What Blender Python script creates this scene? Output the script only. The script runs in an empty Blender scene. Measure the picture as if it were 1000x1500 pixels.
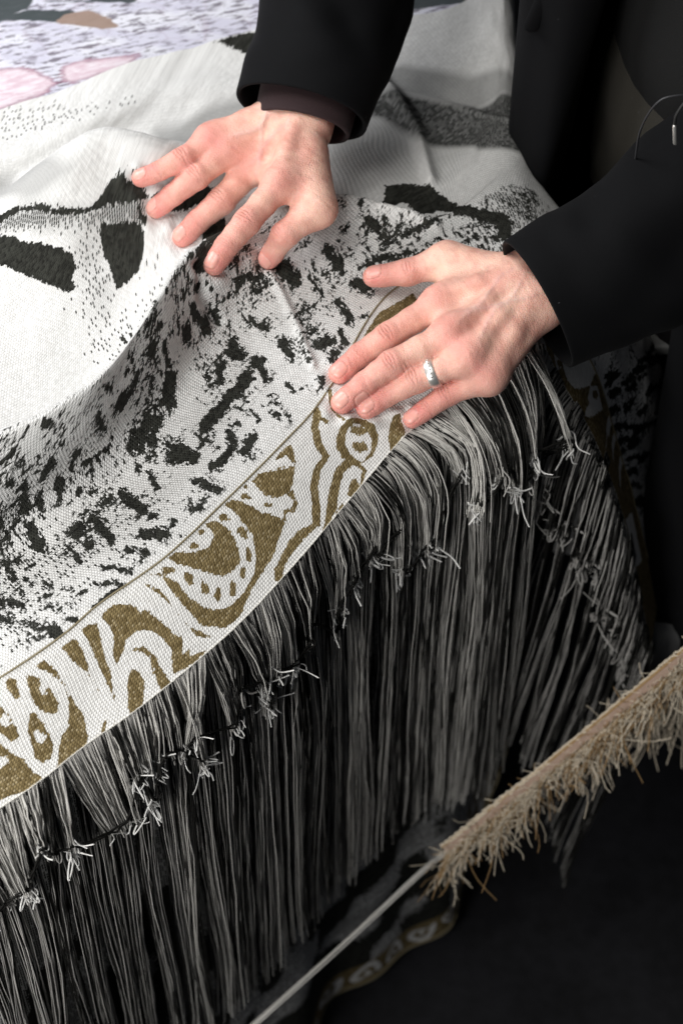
import bpy, math, random
import numpy as np
from mathutils import Vector
rng = np.random.default_rng(7)
random.seed(7)
scene = bpy.context.scene
COL = scene.collection

# ------------------------------------------------------------------ camera
PITCH = math.radians(52); FPX = 3000.0; DIST = 1.42
CAM = np.array([0, -DIST*math.cos(PITCH), DIST*math.sin(PITCH)])
FWD = np.array([0, math.cos(PITCH), -math.sin(PITCH)])
UPV = np.array([0, math.sin(PITCH), math.cos(PITCH)])
cam = bpy.data.cameras.new('camera'); camo = bpy.data.objects.new('camera', cam)
COL.objects.link(camo); camo.location = CAM
camo.rotation_euler = (math.pi/2-PITCH, 0, 0)
cam.sensor_fit = 'VERTICAL'; cam.sensor_height = 36.0; cam.sensor_width = 24.0
cam.lens = FPX/1500*36.0
cam.clip_start = 0.05; cam.clip_end = 50
cam.dof.use_dof = True; cam.dof.focus_distance = 1.455; cam.dof.aperture_fstop = 6.3
scene.camera = camo

# ------------------------------------------------------------------ light
w = bpy.data.worlds.new('World'); scene.world = w; w.use_nodes = True
bg = w.node_tree.nodes['Background']; bg.inputs[0].default_value = (0.75, 0.8, 0.9, 1); bg.inputs[1].default_value = 0.045
def area(name, loc, target, size, power, col=(1, 1, 1), sy=None):
    l = bpy.data.lights.new(name, 'AREA'); l.energy = power; l.color = col
    l.shape = 'RECTANGLE'; l.size = size; l.size_y = sy or size
    o = bpy.data.objects.new(name, l); COL.objects.link(o); o.location = loc
    d = Vector(target)-Vector(loc); o.rotation_euler = d.to_track_quat('-Z', 'Y').to_euler()
    return o
area('ceiling_softbox', (-0.95, 0.62, 0.85), (-0.08, 0.24, 0.0), 0.6, 14.5, (0.985, 0.99, 1.0))
area('overhead_fill', (-0.48, -0.22, 1.45), (-0.12, 0.0, -0.05), 0.6, 13, (1.0, 0.985, 0.95))  # added fill from above: brightens the border, leaves steep fold faces darker
area('front_left_fill', (-0.62, -0.82, 0.36), (-0.14, -0.12, -0.25), 0.45, 11.0, (1.0, 0.99, 0.97))  # added fill lamp out of view, lifts the hanging fringe
scene.view_settings.view_transform = 'Standard'; scene.view_settings.look = 'None'
scene.view_settings.exposure = 0.0; scene.view_settings.gamma = 1.0
scene.cycles.max_bounces = 8

# ------------------------------------------------------------------ helpers
def ray(px, py): return np.array([(px-500)/FPX, 0, 0])-(py-750)/FPX*UPV+FWD
def un(px, py, z=0.0):
    "where the sight line through a measured photo point meets the level z"
    d = ray(px, py); return CAM+d*(z-CAM[2])/d[2]
def uy(px, py, y):
    d = ray(px, py); return CAM+d*(y-CAM[1])/d[1]
def proj(P):
    R = np.asarray(P)-CAM; d = R@FWD
    return 500+FPX*R[..., 0]/d, 750-FPX*(R@UPV)/d, d

def mesh_obj(name, V, Fq, mats=(), parent=None, attrs=None, smooth=True, midx=None):
    me = bpy.data.meshes.new(name)
    V = np.ascontiguousarray(V, dtype=np.float32); Fq = np.asarray(Fq, dtype=np.int32)
    n = Fq.shape[1]
    me.vertices.add(len(V)); me.vertices.foreach_set('co', V.ravel())
    me.loops.add(Fq.size); me.loops.foreach_set('vertex_index', np.ascontiguousarray(Fq).ravel())
    me.polygons.add(len(Fq)); me.polygons.foreach_set('loop_start', np.arange(0, Fq.size, n, dtype=np.int32))
    if smooth: me.polygons.foreach_set('use_smooth', np.ones(len(Fq), dtype=bool))
    if midx is not None: me.polygons.foreach_set('material_index', np.asarray(midx, dtype=np.int32))
    me.update(calc_edges=True)
    for k, a in (attrs or {}).items():
        a = np.ascontiguousarray(a, dtype=np.float32)
        if a.ndim == 1:
            me.attributes.new(k, 'FLOAT', 'POINT').data.foreach_set('value', a)
        else:
            me.attributes.new(k, 'FLOAT_VECTOR', 'POINT').data.foreach_set('vector', a.ravel())
    for m in mats: me.materials.append(m)
    o = bpy.data.objects.new(name, me); COL.objects.link(o)
    if parent is not None: o.parent = parent
    return o
def tag(o, label=None, cat=None, group=None, kind=None):
    if label: o['label'] = label
    if cat: o['category'] = cat
    if group: o['group'] = group
    if kind: o['kind'] = kind
    return o
def empty(name, loc=(0, 0, 0)):
    # parts keep world coordinates, so the thing's empty stays at the origin of the set
    o = bpy.data.objects.new(name, None); COL.objects.link(o); o.location = loc; o.empty_display_size = .02
    return o
def grid_faces(nr, nc, wrap=False):
    i = np.arange(nr-1)[:, None]; j = np.arange(nc if wrap else nc-1)[None, :]; j2 = (j+1) % nc
    return np.stack([i*nc+j, i*nc+j2, (i+1)*nc+j2, (i+1)*nc+j], -1).reshape(-1, 4)

def hermite(P, knots, q):
    "P (n,...) at knots -> values at q, finite-difference tangents"
    P = np.asarray(P, float); k = np.asarray(knots, float); n = len(k)
    d = (P[1:]-P[:-1])/(k[1:]-k[:-1]).reshape((-1,)+(1,)*(P.ndim-1))
    m = np.empty_like(P); m[0] = d[0]; m[-1] = d[-1]; m[1:-1] = .5*(d[1:]+d[:-1])
    i = np.clip(np.searchsorted(k, q, 'right')-1, 0, n-2)
    h = (k[i+1]-k[i]); t = ((q-k[i])/h)
    sh = (-1,)+(1,)*(P.ndim-1); t = t.reshape(sh); h = h.reshape(sh)
    return ((2*t**3-3*t**2+1)*P[i]+(t**3-2*t**2+t)*h*m[i]+(-2*t**3+3*t**2)*P[i+1]+(t**3-t**2)*h*m[i+1])
def smooth_axis(A, axis, it):
    for _ in range(it):
        B = A.copy(); s = [slice(None)]*A.ndim
        a, b, c = list(s), list(s), list(s); a[axis] = slice(0, -2); b[axis] = slice(1, -1); c[axis] = slice(2, None)
        B[tuple(b)] = .25*A[tuple(a)]+.5*A[tuple(b)]+.25*A[tuple(c)]; A = B
    return A
def vnoise(x, y, seed=0):
    "2-D value noise, about -1..1"
    xi = np.floor(x).astype(np.int64); yi = np.floor(y).astype(np.int64); fx = x-xi; fy = y-yi
    def h(a, b):
        n = (a*374761393+b*668265263+seed*974634777) & 0x7fffffff
        n = ((n ^ (n >> 13))*1274126177) & 0x7fffffff
        return ((n ^ (n >> 16)) & 0xffff)/32767.5-1
    fx = fx*fx*(3-2*fx); fy = fy*fy*(3-2*fy)
    return (h(xi, yi)*(1-fx)+h(xi+1, yi)*fx)*(1-fy)+(h(xi, yi+1)*(1-fx)+h(xi+1, yi+1)*fx)*fy
def poly_sdf(X, Y, poly):
    "signed distance, positive inside"
    p = np.asarray(poly, float); q = np.roll(p, -1, 0)
    best = np.full(X.shape, 1e9); ins = np.zeros(X.shape, bool)
    for (ax, ay), (bx, by) in zip(p, q):
        ex, ey = bx-ax, by-ay; L = ex*ex+ey*ey+1e-18
        t = np.clip(((X-ax)*ex+(Y-ay)*ey)/L, 0, 1)
        best = np.minimum(best, (X-ax-t*ex)**2+(Y-ay-t*ey)**2)
        c = ((ay > Y) != (by > Y)) & (X < (bx-ax)*(Y-ay)/(by-ay+1e-18)+ax)
        ins ^= c
    d = np.sqrt(best); return np.where(ins, d, -d)

# ---- little node-expression helper
class NT:
    def __init__(self, name):
        self.m = bpy.data.materials.new(name); self.m.use_nodes = True; self.t = self.m.node_tree
        self.b = self.t.nodes['Principled BSDF']
    def node(self, typ, **kw):
        n = self.t.nodes.new(typ)
        for k, v in kw.items(): setattr(n, k, v)
        return n
    def put(self, sock, v):
        if isinstance(v, S): self.t.links.new(v.s, sock)
        elif v is not None:
            sock.default_value = (tuple(v)+(1,) if isinstance(v, (tuple, list)) and len(v) == 3 and sock.type == 'RGBA' else v)
    def math(self, op, *a, clamp=False):
        n = self.node('ShaderNodeMath', operation=op, use_clamp=clamp)
        for i, v in enumerate(a): self.put(n.inputs[i], v)
        return S(self, n.outputs[0])
    def attr(self, name, out='Fac'):
        n = self.node('ShaderNodeAttribute', attribute_name=name); return S(self, n.outputs[out])
    def sep(self, v):
        n = self.node('ShaderNodeSeparateXYZ'); self.put(n.inputs[0], v); return [S(self, o) for o in n.outputs]
    def comb(self, x, y, z=0.0):
        n = self.node('ShaderNodeCombineXYZ')
        for i, v in enumerate((x, y, z)): self.put(n.inputs[i], v)
        return S(self, n.outputs[0])
    def noise(self, vec, scale, detail=2.0, rough=.5, out=0):
        n = self.node('ShaderNodeTexNoise'); self.put(n.inputs['Vector'], vec); self.put(n.inputs['Scale'], scale)
        n.inputs['Detail'].default_value = detail; n.inputs['Roughness'].default_value = rough
        return S(self, n.outputs[out])
    def white(self, vec):
        n = self.node('ShaderNodeTexWhiteNoise', noise_dimensions='3D'); self.put(n.inputs['Vector'], vec); return S(self, n.outputs['Value'])
    def mix(self, f, a, b):
        n = self.node('ShaderNodeMix', data_type='RGBA'); self.put(n.inputs[0], f); self.put(n.inputs[6], a); self.put(n.inputs[7], b)
        return S(self, n.outputs[2])
    def sstep(self, x, lo, hi):
        n = self.node('ShaderNodeMapRange', interpolation_type='SMOOTHSTEP'); self.put(n.inputs[0], x)
        n.inputs[1].default_value = lo; n.inputs[2].default_value = hi; return S(self, n.outputs[0])
    def bump(self, h, dist, strength=1.0, normal=None):
        n = self.node('ShaderNodeBump'); self.put(n.inputs['Height'], h); n.inputs['Distance'].default_value = dist
        n.inputs['Strength'].default_value = strength
        if normal is not None: self.put(n.inputs['Normal'], normal)
        return S(self, n.outputs[0])
    def objco(self): return S(self, self.node('ShaderNodeTexCoord').outputs['Object'])
    def done(self, base=None, rough=None, normal=None, **kw):
        self.put(self.b.inputs['Base Color'], base)
        if rough is not None: self.put(self.b.inputs['Roughness'], rough)
        if normal is not None: self.put(self.b.inputs['Normal'], normal)
        for k, v in kw.items(): self.put(self.b.inputs[k.replace('_', ' ')], v)
        return self.m
class S:
    def __init__(s, nt, sock): s.nt = nt; s.s = sock
    def _m(s, op, o, r=False): return s.nt.math(op, o, s) if r else s.nt.math(op, s, o)
    def __add__(s, o): return s._m('ADD', o)
    __radd__ = __add__
    def __mul__(s, o): return s._m('MULTIPLY', o)
    __rmul__ = __mul__
    def __sub__(s, o): return s._m('SUBTRACT', o)
    def __rsub__(s, o): return s._m('SUBTRACT', o, True)
    def __truediv__(s, o): return s._m('DIVIDE', o)
    def __gt__(s, o): return s._m('GREATER_THAN', o)
    def __lt__(s, o): return s._m('LESS_THAN', o)
    def floor(s): return s.nt.math('FLOOR', s)
    def frac(s): return s.nt.math('FRACT', s)
    def sin(s): return s.nt.math('SINE', s)
    def abs(s): return s.nt.math('ABSOLUTE', s)
    def min(s, o): return s.nt.math('MINIMUM', s, o)
    def max(s, o): return s.nt.math('MAXIMUM', s, o)
# ------------------------------------------------------------------ woven cloth material
def woven(name, gold=True, dark=1.0):
    n = NT(name)
    uv = n.attr('uvm', 'Vector'); u, v, brow = n.sep(uv)
    pu = 0.0024
    uv = n.comb(u, v, 0.0); nz = n.noise(uv, 40.0, 2.0)
    a = u/pu+nz*.4; b = brow+nz*.4
    row = b.floor(); a2 = a+n.math('MODULO', row, 2.0)*.5
    cell = n.comb(a2.floor(), row, 0.0)
    h1 = n.white(cell); h2 = n.white(n.comb(a2.floor(), row, 7.3)); h3 = n.white(n.comb(a2.floor(), row, 3.1))
    fa = (a2.frac()-.5).abs(); fb = (b.frac()-.5).abs()
    # ink: soft-edged black brush marks, frayed along the threads
    fr = n.noise(n.comb(u*1.0, v*.45), 330.0, 3.0, .6)
    fr2 = n.noise(n.comb(u*.5, v*1.0), 120.0, 2.0, .6)
    zone = n.attr('zone')
    fr3 = n.noise(n.comb(u*.6, v*1.0), 48.0, 2.0, .5)
    ink = n.attr('ink')*1000.0+(fr-.5)*(5.0+zone*9.0)+(fr2-.5)*(2.0+zone*6.5)+(fr3-.5)*zone*3.0-zone*.6+(h1-.5)*1.3
    inkm = n.sstep(ink, -.12, .12)
    # scattered specks of the brushed zone
    s1 = n.noise(n.comb(u*1.0, v*.22), 330.0, 3.0, .65); s2 = n.noise(n.comb(u*.22, v*1.0), 300.0, 3.0, .65)
    s3 = n.noise(n.comb(u, v), 520.0, 2.0, .6); cl = n.noise(uv, 26.0, 3.0, .55)
    prox = n.math('POWER', 2.718, (n.attr('ink')*1000.0).max(-20.0)*.22).min(1.0)
    sp = s1.max(s2)*.55+s3*.25+(cl-.5)*.50+prox*.075
    spm = n.sstep(sp+(h2-.5)*.12, .515, .54)*n.sstep(zone, .2, .6)
    # loose dark weft floats whose density follows the woven shading
    dash = n.attr('dash')
    da = u/.0021+nz*.5; dcol = da.floor(); db = v/.0036+n.white(n.comb(dcol, 1.7, 0.0))*.35+n.math('MODULO', dcol, 2.0)*.5; drow = db.floor()
    h4 = n.white(n.comb(dcol, drow, 5.1)); th = (dcol*.5+drow*.25).frac()*.55+h4*.40+.05
    dm = (th < dash)*((da.frac()-.5).abs() < .30)*((db.frac()-.5).abs() < .42)
    rel = n.attr('relief')
    gap = (n.sstep(fb, .33, .5)*(h2 > .25)*.55+n.sstep(fa, .38, .5)*(h1 > .3)*.32)*rel
    white = n.mix(h1, (.68, .675, .66), (.82, .815, .80))
    white = n.mix(n.attr('grey')*(.85+.3*h1), white, (.055, .056, .054))
    white = n.mix(gap, white, (.16, .16, .15))
    black = n.mix(h2, (.012, .012, .010), (.035, .036, .030))
    black = n.mix(gap*.35, black, (.10, .10, .09))
    col = n.mix((dm+inkm+spm).min(1.0), white, black)
    if gold:
        g = n.attr('gold')*1000.0+(h1-.5)*1.1+(fr-.5)*1.2
        gm = n.sstep(g, -.1, .1)
        gc = n.mix(h2, (.115, .082, .034), (.245, .185, .088))
        gc = n.mix((h3 > .78)*(fa < .3)*(fb < .3)*.6, gc, (.50, .42, .27))
        gc = n.mix(gap*1.0, gc, (.055, .038, .014))
        bw = n.mix(gap*.7, n.mix(h1, (.68, .67, .645), (.83, .82, .795)), (.10, .10, .10))
        band = n.attr('band')
        col = n.mix(n.sstep(band, .45, .55), col, n.mix(gm, bw, gc))
    if dark != 1.0: col = n.mix(1.0-dark, col, (.01, .01, .01))
    ht = (fa*math.pi).math if False else n.math('COSINE', fa*math.pi)*n.math('COSINE', fb*math.pi)
    nrm = n.bump(ht*rel+inkm*.35, .0009, .6)
    return n.done(col, .85, nrm, Specular_IOR_Level=.15, Sheen_Weight=.0)

# ------------------------------------------------------------------ main tapestry: control net measured on the photo
#       R0 edge          R1 seam         R2 valley       R3 fold face    R4 crest        R5 behind crest
K = [
 [(-110,1250,-40),(-110,1050,-5),(-124,862,1),(-133.52,759.66,50.4),(-140,690,72),(-156,723,3),(-150,520,4),(-150,345,30),(-150,330,2),(-150,282,10),(-150,245,2),(-150,222,0)],
 [(40,1158,-40),(0,995,-5),(-41,811,1),(-43.38,718.18,52.08),(-45,655,74.4),(-61,688,3),(-70,500,3),(-75,333,28),(-85,318,2),(-85,262,10),(-85,225,2),(-85,195,0)],
 [(130,1088,-38),(95,930,-5),(23,765.6,1),(18.24,683.728,52.08),(15,628,74.4),(-1,661,3),(-15,490,2),(-8,306,30),(-28,302,1),(-30,240,10),(-30,205,2),(-30,172,0)],
 [(200,1040,-36),(140,890,-5),(83,721.6,2),(78.24,649.248,52.08),(75,600,74.4),(59,633,3),(35,465,2),(45,262,46),(12,272,2),(20,222,10),(20,185,2),(20,152,0)],
 [(335,928,-34),(240,820,-5),(167.6,661.6,2),(157.128,594.008,50.4),(150,548,72),(134,581,3),(105,425,5),(108,212,64),(80,236,2),(95,190,9),(95,160,2),(95,129,0)],
 [(430,828,-32),(330,735,-5),(258.8,570.4,2),(236.904,499.952,48.72),(222,452,69.6),(206,485,7),(170,368,12),(160,186,68),(140,216,2),(165,166,8),(165,135,2),(165,102,0)],
 [(520,722,-28),(420,645,-5),(334.8,482,2),(303.384,415.36,38.5),(282,370,55),(266,392,14),(235,320,20),(248,212,54),(235,202,2),(255,133,6),(255,105,1),(255,76,0)],
 [(600,632,-22),(477,578,-4),(425,450,2),(412,380,16),(400,318,26),(392,316,14),(380,262,10),(370,225,16),(370,192,3),(375,128,6),(375,90,1),(375,43,0)],
 [(690,562,-17),(572,428,-3),(530,385,2),(520,335,9),(510,287,16),(510,288,7),(515,262,4),(530,215,5),(530,180,2),(540,110,4),(550,70,0),(570,25,0)],
 [(752,515,-17),(688,395,-3),(672,362,1),(650,335,5),(640,315,9),(645,312,4),(655,280,2),(672,235,4),(690,185,2),(690,115,3),(690,58,0),(690,-4,0)],
]
# the part that falls over the right-hand edge
HW = [[(.150,.177,-.022),(.147,.206,-.006),(.146,.245,-.001),(.146,.285,0),(.146,.325,0),(.146,.36,0),(.146,.42,0),(.146,.46,0),(.146,.51,0),(.146,.55,0),(.146,.60,0),(.146,.66,0)]]
for r in ([(822,560,.172),(858,520,.205),(890,495,.235),(915,475,.265),(925,450,.30)], [(868,640,.168),(888,595,.205),(928,575,.235),(957,560,.262),(966,545,.30)],
          [(905,735,.163),(912,680,.203),(940,660,.235),(966,645,.262),(975,630,.30)], [(952,950,.150),(965,880,.20),(985,860,.235),(1000,850,.262),(1010,840,.30)]):
    q = [uy(*p) for p in r]; z = q[4][2]
    HW.append(q+[np.array([.155, y, z]) for y in (.34, .40, .45, .51, .55, .60, .66)])
net = np.array([[un(x, y, z/1000) for x, y, z in r] for r in K]+[[np.array(p) for p in r] for r in HW])
NCOL, NROW = net.shape[:2]
ks = np.concatenate([[0], np.cumsum(np.linalg.norm(np.diff(net, axis=0), axis=2).mean(1))])
kt = np.concatenate([[0], np.cumsum(np.linalg.norm(np.diff(net[:10], axis=1), axis=2).mean(0))])
NS, NT_ = 860, 640
qs = np.linspace(0, ks[-1], NS); 
dens = np.interp(np.linspace(0, 1, 2000), [0, .45, .6, 1], [1.25, 1.25, .85, .7]); cd = np.cumsum(dens); cd = (cd-cd[0])/(cd[-1]-cd[0])
qt = np.interp(np.linspace(0, 1, NT_), cd, np.linspace(0, kt[-1], 2000))
G = hermite(net, ks, qs)                       # (NS, NROW, 3)
G = hermite(G.transpose(1, 0, 2), kt, qt)      # (NT, NS, 3)
G = smooth_axis(smooth_axis(G, 0, 8), 1, 50)
U = np.concatenate([np.zeros((NT_, 1)), np.cumsum(np.linalg.norm(np.diff(G, axis=1), axis=2), 1)], 1)
U -= U[:, NS//2:NS//2+1]
Vv = np.concatenate([np.zeros((1, NS)), np.cumsum(np.linalg.norm(np.diff(G, axis=0), axis=2), 0)], 0)
def grid_normals(G):
    du = np.gradient(G, axis=1); dv = np.gradient(G, axis=0); n = np.cross(du, dv)
    n /= np.linalg.norm(n, axis=2, keepdims=True)+1e-12
    return n
Nn = grid_normals(G)
if Nn[100, 200, 2] < 0: Nn = -Nn
row_t = np.interp(qt, kt, np.arange(NROW))     # 0..11 row coordinate
RT = np.repeat(row_t[:, None], NS, 1)
amp = np.clip((RT-.3)/1.5, 0, 1)
disp = (vnoise(U*14, Vv*14, 3)*.0022+vnoise(U*34+Vv*8, Vv*30, 5)*.0009+vnoise(U*80, Vv*70, 8)*.00025)*amp
def crease(G, pts, wdt, h):
    "a soft ridge in the cloth along a measured line"
    X, Y, D = proj(G); d = np.full(X.shape, 1e9)
    for (ax, ay), (bx, by) in zip(pts[:-1], pts[1:]):
        ex, ey = bx-ax, by-ay; t = np.clip(((X-ax)*ex+(Y-ay)*ey)/(ex*ex+ey*ey), 0, 1)
        d = np.minimum(d, np.hypot(X-ax-t*ex, Y-ay-t*ey))
    return h*np.exp(-(d/wdt)**2)
tips = [(313,388),(267,347),(228,305),(206,261),(393,379),(496,547),(500,590),(534,596),(603,614)]
for k_, (tx, ty) in enumerate(tips):      # the cloth gives under each fingertip and puckers round it
    X, Y, _d = proj(G); rr_ = np.hypot(X-tx, (Y-ty-6)*1.25); th_ = np.arctan2(Y-ty, X-tx)
    disp += -.0030*np.exp(-(rr_/15)**2)+.0022*np.exp(-((rr_-27)/11)**2)*(.5+.5*np.cos(th_*5+k_))
back = RT > 4.6; front = (RT < 4) & (RT > .7)
disp += crease(G, [(552, 112), (585, 150), (612, 195), (630, 262)], 9, .0075)*back*(RT > 5.2)
disp += crease(G, [(395, 400), (430, 470), (458, 535)], 6, .0030)*front
disp += crease(G, [(560, 300), (600, 310), (640, 330)], 7, .003)*front
disp += crease(G, [(555, 128), (640, 148), (770, 185)], 4, .0020)*back
disp -= crease(G, [(292, 385), (300, 440), (318, 470)], 8, .006)*front
G = G+Nn*disp[..., None]
GX, GY, GD = proj(G)
fx, fy, fd = GX.ravel(), GY.ravel(), GD.ravel(); fu, fv = U.ravel(), Vv.ravel()
_sub = (slice(None, None, 2), slice(None, None, 2))
sx, sy, sd, su, sv = [a[_sub].ravel() for a in (GX, GY, GD, U, Vv)]
sG = G[_sub].reshape(-1, 3)
def pick(px, py):
    "index of the nearest visible cloth point under a photo point"
    d2 = (sx-px)**2+(sy-py)**2
    near = np.where(d2 < 16)[0]
    if len(near) == 0: return int(np.argmin(d2))
    dm = sd[near].min(); near = near[sd[near] < dm+.012]
    return int(near[np.argmin(d2[near])])
def surf(px, py): return sG[pick(px, py)]
def to_uv(pts): return [(su[i], sv[i]) for i in (pick(x, y) for x, y in pts)]
def capsule(pts, w, w2=None):
    "outline polygon of a brush stroke along pts"
    pts = np.array(pts, float); w2 = w if w2 is None else w2; n = len(pts); L = []; R = []
    for i, p in enumerate(pts):
        t = pts[min(i+1, n-1)]-pts[max(i-1, 0)]; t /= np.linalg.norm(t)+1e-9; nn = np.array([-t[1], t[0]])
        r = .5*(w+(w2-w)*i/max(n-1, 1)); L.append(p+nn*r); R.append(p-nn*r)
        if i == 0: head = p-t*r*.8
        if i == n-1: tail = p+t*r*.8
    return [tuple(head)]+[tuple(p) for p in L]+[tuple(tail)]+[tuple(p) for p in R[::-1]]
def blob(x, y, rx, ry=None, rot=0, n=9):
    ry = ry or rx; c, s = math.cos(rot), math.sin(rot)
    return [(x+rx*math.cos(a)*c-ry*math.sin(a)*s, y+rx*math.cos(a)*s+ry*math.sin(a)*c) for a in np.arange(n)*2*math.pi/n]
def curve(pts, n=5):
    pts = np.array(pts, float); return hermite(pts, np.arange(len(pts)), np.linspace(0, len(pts)-1, (len(pts)-1)*n+1))
def field(): return np.full(G.shape[:2], -.02)
def stamp(F, poly, white=False):
    q = np.array(to_uv(poly)); m = .02
    x0, y0 = q.min(0)-m; x1, y1 = q.max(0)+m
    sel = np.where((U > x0) & (U < x1) & (Vv > y0) & (Vv < y1))
    d = poly_sdf(U[sel], Vv[sel], q)
    F[sel] = np.minimum(F[sel], -d) if white else np.maximum(F[sel], d)
# ------------------------------------------------------------------ the woven picture: gold band
gold = field()
GOLD = [
 [(52,975),(66,965),(85,985),(108,1025),(122,1050),(132,1080),(130,1095),(86,1135),(84,1120),(87,1080),(100,1062),(102,1035),(93,1005),(72,985)],
 [(-5,1088),(15,1105),(38,1112),(50,1132),(68,1142),(78,1150),(50,1172),(-5,1172)],
 [(38,987),(57,992),(77,1010),(84,1032),(82,1046),(73,1049),(60,1040),(50,1022),(41,1002)],
 [(40,1045),(52,1045),(62,1060),(72,1075),(76,1095),(74,1110),(62,1116),(52,1107),(45,1090),(38,1070)],
 [(-4,1026),(15,1045),(27,1065),(28,1085),(15,1085),(5,1075),(-18,1060),(-18,1030)],
 [(10,1000),(15,993),(24,995),(30,1010),(27,1022),(20,1023),(8,1012)],
 [(88,948),(107,935),(125,968),(135,990),(150,1021),(132,993),(105,968)],
 [(120,922),(130,914),(140,914),(150,952),(160,985),(171,1030),(158,1002),(140,965),(125,935)],
 [(150,897),(165,887),(190,885),(207,899),(210,890),(228,908),(245,920),(255,932),(265,935),(270,958),(277,950),(280,960),(303,950),(285,972),(258,988),(250,955),(238,937),(220,925),(200,925),(185,937),(180,955),(172,975),(167,962),(165,935),(160,915),(150,905)],
 [(192,950),(210,947),(230,960),(245,990),(249,1005),(238,1014),(231,1000),(226,972),(222,990),(217,962),(207,955)],
 [(186,985),(195,979),(205,982),(211,1000),(211,1038),(197,1052),(190,1035)],
 capsule([(205,852),(230,867),(255,892),(272,912),(290,929),(310,931)], 4),
 capsule([(155,1058),(157,1082)], 5), capsule([(169,1058),(173,1074)], 5), capsule([(143,1076),(145,1094)], 5), capsule([(183,1048),(184,1060)], 4),
 [(330,740),(342,730),(360,737),(380,750),(405,755),(417,767),(410,787),(400,812),(385,840),(367,867),(352,902),(330,918),(295,912),(280,897),(257,870),(235,847),(220,840),(235,838),(257,852),(277,872),(300,890),(320,895),(340,887),(360,867),(372,840),(375,820),(370,787),(355,762),(340,750)],
 [(302,765),(317,762),(335,777),(350,802),(352,820),(342,837),(325,846),(302,840),(282,830),(262,825),(247,817),(257,809),(285,809),(305,800),(312,785),(307,772)],
 blob(327,757,10,5,.3), blob(356,780,11,6,.9), blob(364,812,11,5,1.3), blob(357,840,11,5,1.6), blob(341,861,13,5,1.6), blob(320,871,12,5,1.6), blob(301,860,12,5,1.2), blob(276,847,11,5,.9), blob(247,835,11,5,.3),
 blob(294,779,6,4), blob(285,799,8,4),
 [(367,705),(380,692),(410,687),(432,680),(428,705),(425,720),(410,730),(390,727),(377,715)],
 capsule([(425,722),(434,735),(430,746),(418,748),(418,765)], 7), blob(360,712,3), blob(361,727,8,5,.2), blob(392,740,8,5,.2),
 capsule([(465,602),(460,627),(465,652),(477,670),(465,685),(460,710),(462,740),(463,768),(442,782),(428,798),(418,815),(408,835),(409,848)], 12),
 capsule([(468,612),(479,618)], 7),
 blob(523,646,31,35,.2,14),
 capsule([(515,672),(498,690),(490,715),(485,745),(479,775)], 13), capsule([(520,675),(534,690),(533,715)], 9),
 [(522,698),(527,712),(517,734),(508,722),(514,705)], [(500,738),(509,745),(494,762),(491,752)],
 [(425,650),(434,676),(427,679),(418,668),(403,673),(412,662)], [(404,686),(412,681),(418,684),(410,689)],
 [(575,612),(587,607),(594,632),(572,662),(569,637)], capsule([(482,572),(485,597),(505,617)], 5),
 [(528,502),(555,458),(605,428),(620,450),(545,506)],
 [(785,500),(800,470),(830,500),(870,540),(900,620),(930,720),(985,960),(950,970),(905,735),(860,650),(820,570)],
]
GWHITE = [blob(63,1009,6,9,-.3), blob(59,1080,6,11,-.3), blob(8,1055,6,9,-.3), [(-4,1108),(10,1108),(14,1120),(-4,1128)],
 blob(525,648,19,28,-.2,12)]
GOLD2 = [blob(525,631,12,6,.1), blob(527,655,12,8,.3)]
GW2 = [blob(526,643,10,4,.4),
 [(795,485),(803,485),(830,555),(840,568),(875,566),(882,600),(855,610),(838,600),(815,545)],
 [(850,648),(888,633),(892,641),(860,657)], [(858,668),(895,652),(898,680),(885,690),(880,676),(872,686)], [(888,700),(906,688),(908,722),(894,742)],
 [(915,760),(925,750),(940,820),(930,830)]]
GOLD3 = [blob(810,510,6,3,1.2), blob(819,532,7,4,1.2), blob(839,576,8,5,1.5), blob(857,590,8,5,1.5), blob(871,578,7,4,1.5)]
uK = to_uv([(800, 515)])[0][0]
for L, wv in ((GOLD, 0), (GWHITE, 1), (GOLD2, 0), (GW2, 1), (GOLD3, 0)):
    for p in L: stamp(gold, p, bool(wv))
    if L is GOLD: gold = np.where(U > uK, .008, gold)
# beyond the left of the picture the band goes on with ovals of the same kind
m0 = U < to_uv([(-12, 1060)])[0][0]
gold = np.where(m0, .006*np.sin(U*260)*np.sin(Vv*190+U*60), gold)
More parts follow.
